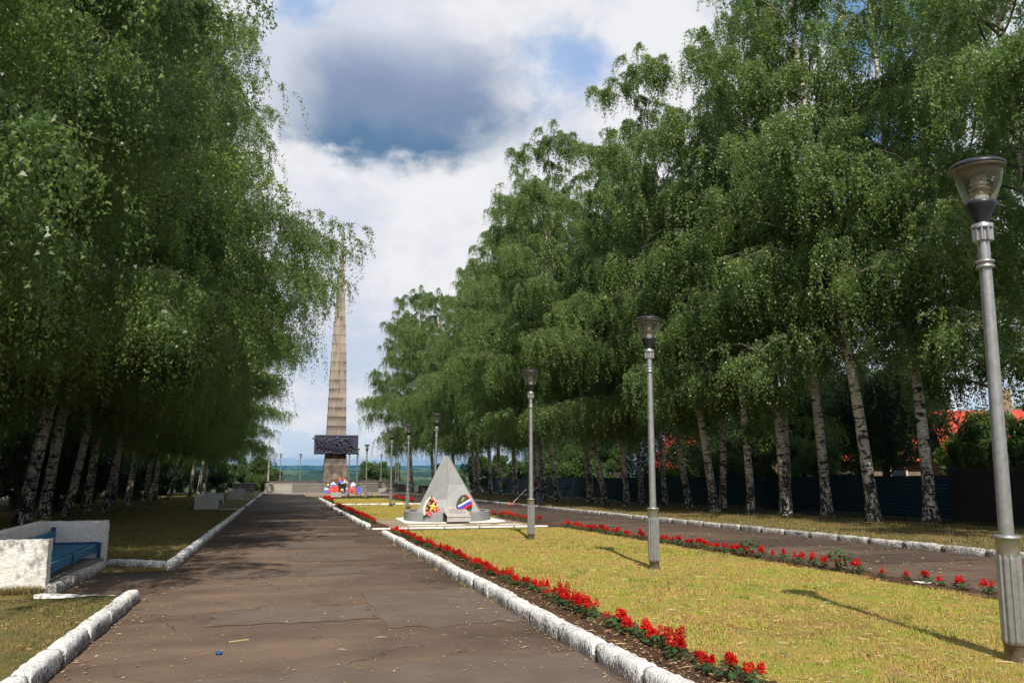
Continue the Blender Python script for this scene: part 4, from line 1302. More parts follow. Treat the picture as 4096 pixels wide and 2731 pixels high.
def birch_meshes(seed, H=22.0, Rc=5.0, h0=4.2, nl=40, ns=14, nst=13, nleaf=44, bias=0.3, leaf=0.085, bend=1.2, r0=0.21, droop=1.7, bare=0.0, long=(), zlow=3.4):
    rng = np.random.default_rng(seed)
    # trunk
    k = 16
    tz = np.linspace(-0.15, H * 0.93, k)
    f = np.clip(tz / H, 0, 1)
    ph = rng.uniform(0, 6.28, 2)
    tx = bend * f ** 1.5 + 0.16 * np.sin(f * 7 + ph[0]) * f
    ty = 0.22 * np.sin(f * 6 + ph[1]) * f
    trunk = np.stack([tx, ty, tz], -1)
    rad = r0 * np.clip(1 - f * 0.97, 0.03, 1) ** 0.85 + 0.10 * np.exp(-np.clip(tz, 0, 9) / 0.45) * (r0 / 0.21)
    zf = np.concatenate([np.linspace(-0.2, 3, 14), np.linspace(3.6, H * 0.93, 22)])
    tr = np.stack([np.interp(zf, tz, tx), np.interp(zf, tz, ty), zf], -1)[None]
    rr = np.interp(zf, tz, rad)
    rr[:14] = r0 * np.clip(1 - zf[:14] / H * 0.97, 0, 1) ** 0.85 + 0.13 * (r0 / 0.21) * np.exp(-np.clip(zf[:14], 0, 9) / 0.4)
    Vt, Ft = tubes_np(tr, rr[None], 12)
    # primary limbs
    u = (np.arange(nl) + rng.uniform(0, 0.9, nl)) / nl
    hz = h0 * 0.66 + (H * 0.95 - h0 * 0.66) * np.clip(u ** 0.97 + rng.normal(0, .03, nl), 0, 1)
    az = np.arange(nl) * 2.39996 + rng.uniform(-.5, .5, nl)
    prof = (0.72 + 0.28 * np.sin(np.pi * np.clip(u * 1.4, 0, 1))) * (1 - u) ** 0.48 + 0.16
    L = Rc * prof * (1 + bias * np.cos(az)) * rng.uniform(0.45, 1.14, nl)
    e = np.radians(38 + 28 * u + rng.uniform(-10, 10, nl))
    for q_, (li, la, ll, le) in enumerate(long):
        az[li] = la; L[li] = ll; e[li] = np.radians(le)
    kk = 9
    s = np.linspace(0, 1, kk)[None, :]
    base = np.stack([np.interp(hz, tz, tx), np.interp(hz, tz, ty), hz], -1)
    def limb(i, s):
        """point on limb i (array) at s (array)"""
        hr = L[i] * s * (0.86 + 0.14 * s)
        vz = L[i] * (np.tan(e[i]) * 0.72 * s - (0.24 + 0.34 * (1 - u[i])) * s ** 2.4)
        wig = 0.05 * L[i] * np.sin(s * 8 + i)
        return base[i] + np.stack([np.cos(az[i]) * hr - np.sin(az[i]) * wig, np.sin(az[i]) * hr + np.cos(az[i]) * wig, vz], -1)
    idx = np.repeat(np.arange(nl)[:, None], kk, 1)
    curves = limb(idx.ravel(), np.broadcast_to(s, (nl, kk)).ravel()).reshape(nl, kk, 3)
    lr = (0.012 + 0.055 * (1 - u) ** 0.8)[:, None] * (1 - s * 0.86) * (r0 / 0.21)
    V1, F1 = tubes_np(curves, lr, 5)
    # secondaries
    i2 = np.repeat(np.arange(nl), np.clip(np.round(ns * (L / L.mean()) ** 1.35), 2, 60).astype(int))
    m2 = len(i2)
    s2 = np.clip(rng.uniform(0, 1, m2) ** 0.75 * 0.88 + 0.13, 0, 1)
    b2 = limb(i2, s2)
    a2 = az[i2] + rng.choice([-1, 1], m2) * rng.uniform(0.15, 1.5, m2)
    L2 = (0.35 + L[i2] * rng.uniform(.10, .46, m2)) * (1.12 - s2 * 0.4)
    up2 = rng.uniform(0.1, 0.75, m2)
    def sec(j, q):
        hr = L2[j] * q
        return b2[j] + np.stack([np.cos(a2[j]) * hr, np.sin(a2[j]) * hr, L2[j] * (up2[j] * q - 0.62 * q ** 2.2)], -1)
    k2 = 4
    q = np.linspace(0, 1, k2)
    j2 = np.repeat(np.arange(m2), k2)
    c2 = sec(j2, np.tile(q, m2)).reshape(m2, k2, 3)
    r2 = np.broadcast_to((0.011 * (1 - q * 0.7))[None], (m2, k2))
    V2, F2 = tubes_np(c2, r2, 3)
    Vb = np.concatenate([V1, V2]); Fb = np.concatenate([F1, F2 + len(V1)])
    # hanging strings of leaves
    j3 = np.repeat(np.arange(m2), nst)
    m3 = len(j3)
    q3 = np.clip(rng.beta(1.4, 1.0, m3), 0.06, 1)
    b3 = sec(j3, q3)
    lf = droop * (1.15 - 0.55 * u[i2[j3]]) * (0.22 + 0.95 * rng.uniform(0, 1, m3) ** 1.6)
    # some sprays are thin or missing: gaps
    dens = rng.uniform(0, 1, m2)[j3]
    keep = rng.uniform(0, 1, m3) < np.clip(0.55 + dens * 0.9 - bare, 0, 1)
    b3 = b3[keep]; lf = lf[keep]; m3 = len(b3)
    ha = rng.uniform(0, 6.28, m3); hl = rng.uniform(0.1, 0.42, m3) * lf + rng.uniform(0, .22, m3)
    j4 = np.repeat(np.arange(m3), nleaf)
    w = (np.tile(np.arange(nleaf), m3) + rng.uniform(0, 1, m3 * nleaf)) / nleaf
    hr = hl[j4] * w ** 0.7
    P = b3[j4] + np.stack([np.cos(ha[j4]) * hr, np.sin(ha[j4]) * hr, lf[j4] * (0.10 * w - 1.0 * w ** 1.5)], -1)
    P = P[P[:, 2] > (zlow + rng.normal(0, 1.15, m2)[j3[keep]] + rng.normal(0, .4, m3))[j4]]
    V = tri_leaves(P, leaf, rng)
    Fl = np.arange(len(V)).reshape(-1, 3)
    return (np_mesh('birch_trunk', Vt, Ft, M['bark'], True), np_mesh('birch_branches', Vb, Fb, M['limb'], True), np_mesh('birch_crown', V, Fl, M['birch_leaf']))


BIRCH = [birch_meshes(11, 22.5, 5.0, 6.2, 66, 10, 15, 54, 0.30, 0.066, 1.3, 0.225, 1.8, zlow=4.0),
         birch_meshes(12, 21.0, 4.6, 6.6, 62, 10, 12, 46, 0.30, 0.086, 0.8, 0.205, 1.8, zlow=4.2),
         birch_meshes(13, 24.5, 4.6, 7.8, 68, 9, 11, 46, 0.25, 0.088, 1.7, 0.215, 2.1, bare=0.12, zlow=4.2),
         birch_meshes(14, 22.0, 4.3, 7.2, 62, 9, 12, 46, 0.30, 0.086, 1.0, 0.195, 2.1, bare=0.08, zlow=3.9)]
BROAD = birch_meshes(16, 22.0, 5.9, 5.8, 76, 11, 13, 44, 0.42, 0.078, 1.6, 0.225, 1.8, long=((22, .05, 9.7, 44), (26, -.15, 9.0, 42), (30, .25, 8.6, 38), (18, .12, 8.2, 42)), zlow=3.6)
OPEN = birch_meshes(17, 24.0, 4.2, 9.2, 60, 8, 11, 46, 0.25, 0.086, 1.2, 0.21, 2.3, bare=0.38, zlow=5.9)
THIN = birch_meshes(15, 15.0, 3.0, 5.0, 26, 10, 9, 34, 0.2, 0.088, 0.9, 0.12)


def place_tree(name, meshes, x, y, z, rz, sc, lean, label, cat, group, parts=('trunk', 'branches', 'crown')):
    """lean = (metres per metre towards +X, towards +Y) in world space"""
    t = empty(name, (x, y, z))
    t.rotation_euler = (Matrix.Rotation(math.atan(lean[0]), 3, 'Y') @ Matrix.Rotation(-math.atan(lean[1]), 3, 'X') @ Matrix.Rotation(rz, 3, 'Z')).to_euler()
    t.scale = (sc, sc, sc)
    tag(t, label, cat, group)
    for nm, me in zip(parts, meshes):
        link(nm, me, t)
    return t


LG = 'birches in the left row'
LEFT = [(-9.1, 33.9, 0, 1.10, .11, 'thick leaning birch trunk nearest the left edge, behind the bench'),
        (-9.6, 38.8, 4, 1.04, .07, 'dark footed birch second from the left edge, behind the nearest bench'),
        (-9.2, 41.0, 1, 0.93, .13, 'birch whose trunk bows to the right, third from the left edge'),
        (-9.4, 45.6, 0, 1.02, .05, 'birch with a widening foot, fourth in the left row behind the bench'),
        (-8.7, 46.4, None, 1.0, .12, 'thin young birch between the thicker trunks of the left row'),
        (-9.3, 51.5, 4, 0.92, .04, 'birch just right of the thin young one in the left row'),
        (-9.5, 58.1, 0, 0.95, .06, 'two toned birch in the middle of the left row, near the grass edge'),
        (-9.6, 66.0, 4, 0.85, .05, 'slim birch far along the left row, left of the crossing leaning trunks'),
        (-9.6, 70.5, 1, 0.9, .03, 'upright birch partly crossed by the strongly leaning one'),
        (-8.4, 68.6, 1, 0.95, .26, 'strongly leaning birch far along the left row'),
        (-8.2, 83.2, 4, 0.8, .04, 'first of the three close trunks behind the middle bench'),
        (-8.2, 92.0, 0, 0.9, .05, 'second of the three close trunks behind the middle bench'),
        (-8.4, 100.0, 1, 0.95, .04, 'rightmost trunk of the left row, dark, behind the middle bench')]
for k, (x, y, v, sc, ln, lab) in enumerate(LEFT):
    ms = THIN if v is None else (BIRCH + [BROAD])[v]
    place_tree('birch_tree', ms, x, y, G(y), rnd.uniform(-.5, .5), sc * .98, (ln, 0.0), lab, 'tree', LG)
for k, (x, y, v, sc, ln) in enumerate([(-8.6, 13.2, 0, 1.0, .06), (-9.1, 18.5, 0, 1.0, .05), (-8.6, 23.0, 1, 1.10, .03), (-9.2, 28.5, 4, .96, .05)]):
    place_tree('birch_tree', BIRCH[v] if v < 4 else BROAD, x, y, G(y), rnd.uniform(-.4, .4) if v < 4 else 0.0, sc, (ln, 0.0),
               ['nearest birch on the left, its sunlit leaves hanging in the upper left corner', 'second nearest birch on the left, its leaves hanging over the bench', 'birch on the left whose bright crown bulges over the path edge', 'birch on the left reaching long twigs out toward the obelisk'][k], 'tree', LG)
# the second and third rows of the wood on the left
WG = 'trees of the wood behind the left row'
for k in range(26):
    x = -14.5 - 4.6 * (k % 3) + rnd.uniform(-1.5, 1.5); y = 20 + (k // 3) * 11.5 + rnd.uniform(-3, 3)
    place_tree('birch_tree', BIRCH[k % 4], x, y, G(y), rnd.uniform(0, 6.28), rnd.uniform(.8, 1.0), (rnd.uniform(-.04, .08), rnd.uniform(-.04, .04)),
               'birch of the shady wood behind the left row', 'tree', WG)

RG = 'birches in the right row'
RIGHT = [(25.6, 23.4, 3, 1.0, -.02, 'birch behind the nearest lamp post at the right edge'),
         (22.6, 24.0, 4, 1.03, .0, 'thick mottled birch right of the leaning one, before the fence gate'),
         (20.9, 24.9, 4, 1.05, -.07, 'pale birch leaning left, right one of the bright pair before the dark fence'),
         (21.6, 28.4, 4, 1.0, -.04, 'pale upright birch, left one of the bright pair before the dark fence'),
         (20.8, 30.1, 4, 1.0, -.02, 'birch with a thin companion stem left of the bright pair'),
         (21.3, 30.6, None, 1.1, .05, 'thin companion birch stem touching the thicker trunk beside it'),
         (19.6, 30.8, 4, 0.85, -.01, 'very dark birch trunk standing in the shade before the fence'),
         (20.5, 34.7, 3, 0.9, .07, 'right trunk of the close pair forming a V before the fence'),
         (19.7, 34.0, 2, 0.93, -.10, 'left trunk of the close pair forming a V before the fence'),
         (20.9, 38.7, 2, 0.84, -.13, 'slender birch leaning left behind the second lamp post, on its right'),
         (21.5, 42.7, 3, 0.84, -.02, 'dark based birch just right of the second lamp post'),
         (21.3, 45.4, 4, 0.84, -.03, 'birch half hidden by the second lamp post'),
         (19.0, 42.4, 3, 0.88, -.06, 'bright birch left of the second lamp post, with bold black marks'),
         (17.9, 42.9, 2, 0.82, -.16, 'strongly leaning birch left of the bright one'),
         (19.5, 49.2, 2, 1.04, -.06, 'speckled birch left of the strongly leaning one in the right row'),
         (18.5, 52.9, 3, 0.95, -.13, 'bowed birch just right of the third lamp post'),
         (18.3, 55.3, 4, 1.0, -.04, 'dark birch beside the bowed one near the third lamp post'),
         (19.5, 60.5, 3, 0.9, -.03, 'birch just left of the third lamp post'),
         (19.0, 64.9, 2, 0.95, -.02, 'birch in the middle gap between pyramid and third lamp post'),
         (19.1, 70.1, 2, 0.9, -.03, 'right one of the pale twin trunks right of the pyramid'),
         (19.2, 74.0, 3, 1.0, -.02, 'left one of the pale twin trunks right of the pyramid'),
         (18.7, 76.5, 4, 0.9, -.03, 'dim birch close right of the pyramid slope'),
         (19.2, 80.5, 3, 0.93, -.04, 'birch touching the right slope of the pyramid in the picture'),
         (18.6, 87.0, 2, 0.93, -.06, 'third farthest birch of the right row, its twigs hanging over the lamp posts'),
         (17.4, 93.5, 2, 1.0, -.05, 'second farthest birch of the right row, standing in behind the pyramid top'),
         (16.2, 102.0, 3, 1.05, -.05, 'farthest birch of the right row, its feathery crown nearest the obelisk')]
for k, (x, y, v, sc, ln, lab) in enumerate(RIGHT):
    ms = THIN if v is None else (BIRCH + [OPEN])[v]
    place_tree('birch_tree', ms, x, y, G(y), math.pi + rnd.uniform(-.5, .5), sc, (ln, 0.0), lab, 'tree', RG)
for k, (x, y, v) in enumerate([(22.5, 18.2, 4), (21.5, 12.0, 3)]):
    place_tree('birch_tree', (BIRCH + [OPEN])[v], x, y, G(y), math.pi + rnd.uniform(-.4, .4), 1.0, (-.03, 0), ['birch past the right edge whose leaves darken the upper right corner', 'nearest birch on the right, only its outer twigs at the top right corner'][k], 'tree', RG)


# ---- shrubs, garden trees, spruce
def blob_leaves(seed, n, rx, ry, rz, leaf, lobes=26, zc=None, hollow=0.35):
    rng = np.random.default_rng(seed)
    c = rng.normal(0, 1, (lobes, 3)); c /= np.linalg.norm(c, axis=1, keepdims=True)
    c *= rng.uniform(0.35, 0.95, (lobes, 1)) * np.array([rx, ry, rz])
    r = rng.uniform(0.18, 0.36, lobes) * (rx + rz) / 2
    i = rng.integers(0, lobes, n)
    d = rng.normal(0, 1, (n, 3)); d /= np.linalg.norm(d, axis=1, keepdims=True)
    P = c[i] + d * (r[i] * rng.uniform(hollow, 1.05, n) ** 0.6)[:, None]
    P[:, 2] += rz * 0.98 if zc is None else zc
    P = P[P[:, 2] > 0.05]
    V = tri_leaves(P, leaf, rng, droop=0.15, jitter=leaf * .4, wide=0.75)
    return V


def shrub_mesh(seed, n, rx, ry, rz, leaf, mat):
    V = blob_leaves(seed, n, rx, ry, rz, leaf)
    return np_mesh('shrub_foliage', V, np.arange(len(V)).reshape(-1, 3), mat)


def stems_mesh(seed, h, n=7, sp=0.5, r=0.03):
    rng = random.Random(seed); mb = MB()
    for k in range(n):
        a = rng.uniform(0, 6.28); q = rng.uniform(.3, 1) * sp
        mb.tube([(0.1 * math.cos(a), 0.1 * math.sin(a), -.05), (q * .5 * math.cos(a), q * .5 * math.sin(a), h * .5), (q * math.cos(a), q * math.sin(a), h)], [r, r * .7, r * .3], 5, False)
    return mb.mesh('stems', M['brown_bark'])


SHRUB = [(stems_mesh(1, 2.0, 7, .9), shrub_mesh(31, 15000, 1.9, 1.8, 1.5, .13, M['shrub_leaf'])), (stems_mesh(2, 2.3, 7, .8), shrub_mesh(32, 15000, 1.5, 1.6, 1.8, .12, M['shrub_leaf']))]
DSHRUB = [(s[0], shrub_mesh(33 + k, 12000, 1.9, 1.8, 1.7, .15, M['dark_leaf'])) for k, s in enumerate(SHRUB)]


def garden_tree_mesh(seed, H, R_, n, leaf, mat):
    V = blob_leaves(seed, n, R_, R_, (H - 1.4) / 2 * .95, leaf, 36, 1.4 + (H - 1.4) / 2)
    rng = random.Random(seed); mb = MB()
    mb.tube([(0, 0, -.1), (.05, .03, H * .35), (.1, -.05, H * .75)], [.16, .12, .04], 8)
    for k in range(8):
        a = k * 2.4; z0 = H * rng.uniform(.2, .5)
        mb.tube([(0, 0, z0), (R_ * .35 * math.cos(a), R_ * .35 * math.sin(a), z0 + H * .16), (R_ * .75 * math.cos(a), R_ * .75 * math.sin(a), z0 + H * .3)], [.06, .045, .015], 5, False)
    return mb.mesh('trunk', M['brown_bark']), np_mesh('crown', V, np.arange(len(V)).reshape(-1, 3), mat)


GT = [garden_tree_mesh(51, 6.5, 2.8, 26000, .13, M['shrub_leaf']), garden_tree_mesh(52, 8.0, 3.0, 28000, .14, M['dark_leaf']), garden_tree_mesh(53, 5.2, 2.5, 22000, .12, M['birch_leaf'])]

for k in range(20):
    x = -12.5 - 5.5 * (k % 2) + rnd.uniform(-1.2, 1.2); y = 24 + (k // 2) * 10 + rnd.uniform(-3, 3)
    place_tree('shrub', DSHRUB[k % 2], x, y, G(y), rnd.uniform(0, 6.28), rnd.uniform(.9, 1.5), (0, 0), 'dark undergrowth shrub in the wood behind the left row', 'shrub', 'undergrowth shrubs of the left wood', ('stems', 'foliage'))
for x, y, sc, v, lab in [(-7.6, 113.5, 1.5, 0, 'sunlit green shrub left of the grey granite block'), (-10.2, 110.0, 1.8, 1, 'tall sunlit shrub at the end of the left birch row'), (-4.0, 119.0, 1.5, 1, 'green shrub behind the grey granite block at the path end'), (-1.2, 127.0, 1.3, 0, 'shrub behind the pale pole and the platform wall'),
                         (-2.6, 131.0, 1.5, 1, 'shrub lower down the slope, left of the far lamp posts'),
                         (15.0, 139.0, 1.75, 0, 'round pale green bush right of the obelisk foot, left half'), (18.2, 140.0, 1.4, 1, 'pale green bush right of the obelisk foot, right half'),
                         (20.6, 101.0, 1.4, 0, 'green shrub by the end of the dark fence'), (22.5, 92.0, 1.3, 1, 'light green shrub seen between the farthest right trunks')]:
    gz = float(terrain_z(np.array([x]), np.array([y]))[0])
    if y > 126: gz = min(gz, -2.6)
    place_tree('shrub', SHRUB[v], x, y, gz, x, sc, (0, 0), lab, 'shrub', None, ('stems', 'foliage'))
for k, (x, y, v, sc, lab) in enumerate([(26.8, 21.5, 0, 1.1, 'light green bush showing above the board gate'), (27.2, 24.8, 1, 1.15, 'light green bush above the right end of the sheet fence, below the red roof'),
                                     (31.5, 24.0, 0, 1.15, 'taller bush between the fence and the bright red roof'), (33.5, 31.6, 1, 1.45, 'taller bush hiding the wall of the red roofed house'), (30.0, 28.6, 0, 1.22, 'bush behind the fence between the leaning and the mottled birch'),
                                     (26.0, 39.5, 1, .9, 'light bush behind the fence beside the V shaped birches'), (26.3, 50.0, 0, .9, 'light bush behind the fence left of the second lamp post'),
                                     (25.8, 62.0, 1, 1.2, 'bush behind the fence left of the spruce'), (25.6, 68.0, 0, 1.3, 'bush behind the fence, seen between far trunks left of the third lamp post'), (25.8, 76.0, 1, 1.3, 'bush behind the far part of the fence'), (25.4, 84.5, 0, 1.35, 'bush behind the fence just right of the pyramid'), (25.0, 90.5, 1, 1.3, 'bush at the far end of the sheet fence')]):
    place_tree('shrub', SHRUB[v], x, y, G(y), k * 2.1, sc, (0, 0), lab, 'shrub', None, ('stems', 'foliage'))
GT_SPOTS = [(27.5, 20.0, 0, .95, 'leafy tree behind the board gate at the right edge'), (30.0, 23.2, 1, 1.0, 'dark garden tree just behind the right end of the sheet fence'),
            (27.0, 31.0, 1, .95, 'dark garden tree seen between the bright pair of birches'), (30.0, 36.5, 0, .95, 'light green garden tree behind the bright pair of birches'),
            (27.5, 38.0, 1, 1.1, 'dark garden tree behind the V shaped pair of birches'), (30.0, 43.5, 2, 1.1, 'round garden tree behind the V shaped pair, farther back'),
            (27.0, 48.0, 1, 1.0, 'dark garden tree behind the second lamp post'), (33.0, 51.0, 0, 1.1, 'light garden tree behind the second lamp post, farther back'),
            (40.5, 31.5, 2, .75, 'low garden tree in front of the bright red roof'), (38.0, 18.0, 1, 1.2, 'dark garden tree right of the bright red roof'),
            (29.5, 14.5, 1, 1.0, 'dark garden tree past the right edge, behind the nearest lamp post'), (35.5, 41.0, 1, 1.1, 'dark garden tree left of the red roofs'),
            (38.0, 60.0, 1, 1.2, 'dark garden tree beside the distant red roofed house'), (31.0, 57.5, 2, .9, 'small garden tree just behind the spruce'),
            (46.0, 52.0, 1, 1.5, 'big dark tree behind the houses, left of the red roofs'), (54.0, 36.0, 1, 1.6, 'big dark tree behind the house with the bright red roof'),
            (35, 14, 0, 1.0, 'light garden tree past the right edge'), (43, 72, 0, 1.4, 'light tree far back between the birches left of the second lamp post'),
            (27.5, 64.5, 1, .85, 'dark tree behind the fence, left of the spruce'), (28.5, 73.0, 0, .9, 'light tree behind the fence at the third lamp post'),
            (27.0, 80.0, 1, .95, 'dark tree behind the far end of the fence'), (30.0, 88.0, 0, 1.1, 'light tree beyond the far end of the fence'),
            (34.0, 80.0, 1, 1.2, 'dark tree behind the far end of the fence, farther back'), (25.5, 97.0, 0, .8, 'small light tree at the end of the right road'),
            (36.0, 95.0, 1, 1.2, 'dark tree on the slope beyond the fence'), (50.0, 62.0, 1, 1.5, 'big dark tree behind the distant red roofed house'),
            (58.0, 48.0, 0, 1.6, 'big light tree behind the second red roofed house'), (25.8, 43.0, 0, .7, 'low light green tree close behind the fence by the second lamp post'),
            (25.6, 34.5, 2, .75, 'low tree close behind the fence between the paired birches'), (62.0, 26.0, 1, 1.7, 'big dark tree far right behind the houses')]
for k, (x, y, v, sc, lab) in enumerate(GT_SPOTS):
    place_tree('garden_tree', GT[v], x, y, G(y), k * 1.3, sc, (0, 0), lab, 'tree', 'garden trees behind the fence')


def spruce():
    rng = np.random.default_rng(77)
    H = 9.0; pts = []
    for i in range(70):
        u = (i + .5) / 70; z = .5 + (H - .7) * u; L = 2.9 * (1 - u) ** .85 + .12
        for a in np.arange(0, 6.28, 6.28 / 8) + rng.uniform(0, 1):
            s = rng.uniform(0, 1, 40) ** .7
            r = L * s; side = rng.normal(0, .10, 40) * (1.3 - s) * L * .9
            zz = z - .42 * r + .16 * r * s - np.abs(rng.normal(0, .10, 40))
            pts.append(np.stack([np.cos(a) * r - np.sin(a) * side, np.sin(a) * r + np.cos(a) * side, zz], -1))
    P = np.concatenate(pts)
    V = tri_leaves(P, .17, rng, .45, .04, .5)
    mb = MB(); mb.tube([(0, 0, -.1), (0, 0, H * .95)], [.15, .02], 7)
    return mb.mesh('trunk', M['brown_bark']), np_mesh('crown', V, np.arange(len(V)).reshape(-1, 3), M['spruce_leaf'])


SP = spruce()
place_tree('spruce_tree', SP, 25.6, 53.0, G(53), 0, .95, (0, 0), 'dark spruce with drooping boughs behind the fence, right of the third lamp post', 'tree', None, ('trunk', 'crown'))

# ------------------------------------------------------------------ fence, gate and houses
def build_fence():
    FX = 23.7
    t = empty('sheet_fence', (FX, 24.2, G(24.2)))
    tag(t, 'long dark blue corrugated sheet fence behind the right birches', 'fence')
    # one sheet: 2.3 m long along Y, horizontal corrugations
    Ls = 2.44; n = 52; z0, z1 = 0.12, 1.72
    vs = []; fs = []
    for i in range(n + 1):
        z = z0 + (z1 - z0) * i / n
        x = 0.028 * (1 if (i // 2) % 2 else -1) * (0.6 if i % 2 else 1)
        vs += [(x, -Ls / 2, z), (x, Ls / 2, z)]
    for i in range(n):
        fs.append((i * 2, i * 2 + 1, i * 2 + 3, i * 2 + 2))
    me = bpy.data.meshes.new('corrugated_sheet'); me.from_pydata(vs, [], fs); me.update(); me.materials.append(M['fence_blue'])
    mb = MB(); mb.box(.03, .09, -.03, .03, -.2, 1.66); post = mb.mesh('fence_post', M['fence_dark'])
    y = 25.35; k = 0
    while y < 94:
        dy = y - 24.2
        link('corrugated_sheet', me, t, (rnd.uniform(-.04, .04), dy, G(y) - G(24.2) + rnd.uniform(-.06, .05)), (-SLOPE + rnd.uniform(-.008, .008), rnd.uniform(-.02, .02), rnd.uniform(-.012, .012)))
        link('fence_post', post, t, (0.02, dy + Ls / 2, G(y) - G(24.2)))
        y += 2.36; k += 1
    g = empty('board_gate', (FX, 19.2, G(19.2)))
    tag(g, 'dark gate of upright boards at the right end of the fence', 'gate')
    mb = MB(); mb.box(-.012, .012, -.068, .068, 0.05, 1.95); bm_ = mb.mesh('gate_board', M['fence_dark'])
    for k in range(35):
        link('gate_board', bm_, g, (rnd.uniform(-.008, .008), k * .142 + .07, -SLOPE * k * .142 + rnd.uniform(-.015, .015)))
    for z in (.4, 1.5):
        mb = MB(); mb.box(.014, .06, 0, 4.95, z, z + .09); mb.build('rail', M['fence_dark'], g)
    p = empty('picket_fence', (26.2, 58.0, G(58))); tag(p, 'row of dark pointed pickets showing above the blue fence near the spruce', 'fence')
    mb = MB(); mb.prism([(-.06, 0), (.06, 0), (.06, 1.95), (0, 2.1), (-.06, 1.95)], -.012, .012, Matrix.Rotation(R(90), 4, 'Z') @ Matrix.Rotation(R(90), 4, 'X')); pk = mb.mesh('picket', M['house_wood'])
    for k in range(34):
        link('picket', pk, p, (rnd.uniform(-.01, .01), k * .2, -SLOPE * k * .2 + rnd.uniform(-.03, .03)))
    mb = MB(); mb.box(.015, .06, -.1, 6.8, .5, .58); mb.build('rail', M['house_wood'], p)


build_fence()


def house(x, y, rz, w, d, hw, hr, label):
    """gabled house, ridge along local X"""
    gz = G(y)
    t = empty('house', (x, y, gz), rz)
    tag(t, label, 'house')
    mb = MB()
    mb.box(-w / 2, w / 2, -d / 2, d / 2, -.3, hw)
    mb.add([(-w / 2, -d / 2, hw), (-w / 2, d / 2, hw), (-w / 2, 0, hw + hr), (w / 2, -d / 2, hw), (w / 2, d / 2, hw), (w / 2, 0, hw + hr)], [(0, 2, 1), (3, 4, 5)])
    mb.build('wall', M['house_wall'], t)
    sl = math.hypot(d / 2, hr); an = math.atan2(hr, d / 2)
    rf = None
    for s in (-1, 1):
        mb = MB()
        mb.box(-w / 2 - .5, w / 2 + .5, -0.55, sl, 0.02, .08)
        for k in range(int((w + 1) / .45)):
            xx = -w / 2 - .5 + k * .45
            mb.box(xx, xx + .04, -0.55, sl, .081, .115)
        o = mb.build('roof', M['roof_red'], t, (0, s * d / 2, hw), (an, 0, 0) if s < 0 else (an, 0, math.pi))
        rf = rf or o
    mb = MB(); mb.box(-.35, .35, -.3, .3, 0, 1.6); mb.build('chimney', M['house_wall'], rf, (w * .2, sl * .8, .1), (-an, 0, 0))
    for xx in (-w * .3, 0, w * .3):
        mb = MB(); mb.box(xx - .55, xx + .55, -d / 2 - .06, -d / 2 - .004, 1.0, 2.3); f = mb.build('window', M['white_paint'], t)
        mb = MB(); mb.box(xx - .45, xx + .45, -d / 2 - .075, -d / 2 - .062, 1.1, 2.2); mb.build('pane', M['glass_dark'], f)
    return t


house(39.6, 37.6, R(-30), 5.0, 6.5, 3.0, 2.4, 'house with a bright red roof behind the garden trees at the right edge')
house(43.0, 47.0, R(-56), 8, 7, 3.0, 2.8, 'second red roofed house whose roof shows left of the thick mottled birch')
house(38.5, 66.0, R(-60), 9, 7, 2.8, 2.9, 'distant red roofed house showing between birches behind the second lamp post')
t = empty('log_pile', (27.2, 57.0, G(57))); tag(t, 'slanting pale peeled logs leaning above the blue fence beside the spruce', 'logs')
for k, (yy, sl) in enumerate([(0, 0), (.55, .1), (1.2, -.1)]):
    mb = MB(); mb.tube([(0, yy - .7, 1.1), (0.1, yy + .45 + sl, 2.6 - .3 * k)], [.12, .11], 8); mb.build('log', M['granite_pale'], t)

# ------------------------------------------------------------------ people
def skin_mesh(name, mat, nodes, edges, parent, sub=2):
    me = bpy.data.meshes.new(name)
    me.from_pydata([n[:3] for n in nodes], edges, [])
    me.materials.append(mat)
    o = link(name, me, parent)
    sk = o.modifiers.new('skin', 'SKIN')
    sk.use_smooth_shade = True
    for v, n in zip(me.skin_vertices[0].data if me.skin_vertices else [], nodes):
        v.radius = (n[3], n[3])
    ss = o.modifiers.new('sub', 'SUBSURF'); ss.levels = sub; ss.render_levels = sub
    return o


def skin_obj(name, mat, nodes, edges, parent):
    bm_me = bpy.data.meshes.new(name)
    bm_me.from_pydata([n[:3] for n in nodes], edges, [])
    bm_me.materials.append(mat)
    o = link(name, bm_me, parent)
    sk = o.modifiers.new('skin', 'SKIN')
    sk.use_smooth_shade = True
    if not bm_me.skin_vertices:
        import bmesh
        b = bmesh.new(); b.from_mesh(bm_me); b.verts.layers.skin.verify(); b.to_mesh(bm_me); b.free()
    for i, (v, n) in enumerate(zip(bm_me.skin_vertices[0].data, nodes)):
        r_ = n[3] if hasattr(n[3], '__len__') else (n[3], n[3])
        v.radius = r_; v.use_root = (i == 0)
    ss = o.modifiers.new('sub', 'SUBSURF'); ss.levels = 2; ss.render_levels = 2
    return o


def hand_chain(nodes, edges, wrist_i, wrist, d):
    """palm and five bent fingers growing from the wrist along d"""
    d = Vector(d).normalized()
    side = d.cross(Vector((0, 1, 0.2))).normalized()
    nodes.append((*(Vector(wrist) + d * .05), .026)); p = len(nodes) - 1
    edges.append((wrist_i, p))
    for k in range(5):
        o_ = side * (-.03 + .018 * k) if k < 4 else side * .045
        ln = (.07, .08, .075, .06, .05)[k]
        b_ = Vector(wrist) + d * (.085 if k < 4 else .05) + o_
        nodes.append((*b_, .0095)); i1 = len(nodes) - 1
        nodes.append((*(b_ + d * ln * .6 + Vector((0, -.012, -.01))), .009)); i2 = len(nodes) - 1
        nodes.append((*(b_ + d * ln * .8 + Vector((0, -.03, -.02))), .008)); i3 = len(nodes) - 1
        edges.extend([(p, i1), (i1, i2), (i2, i3)])


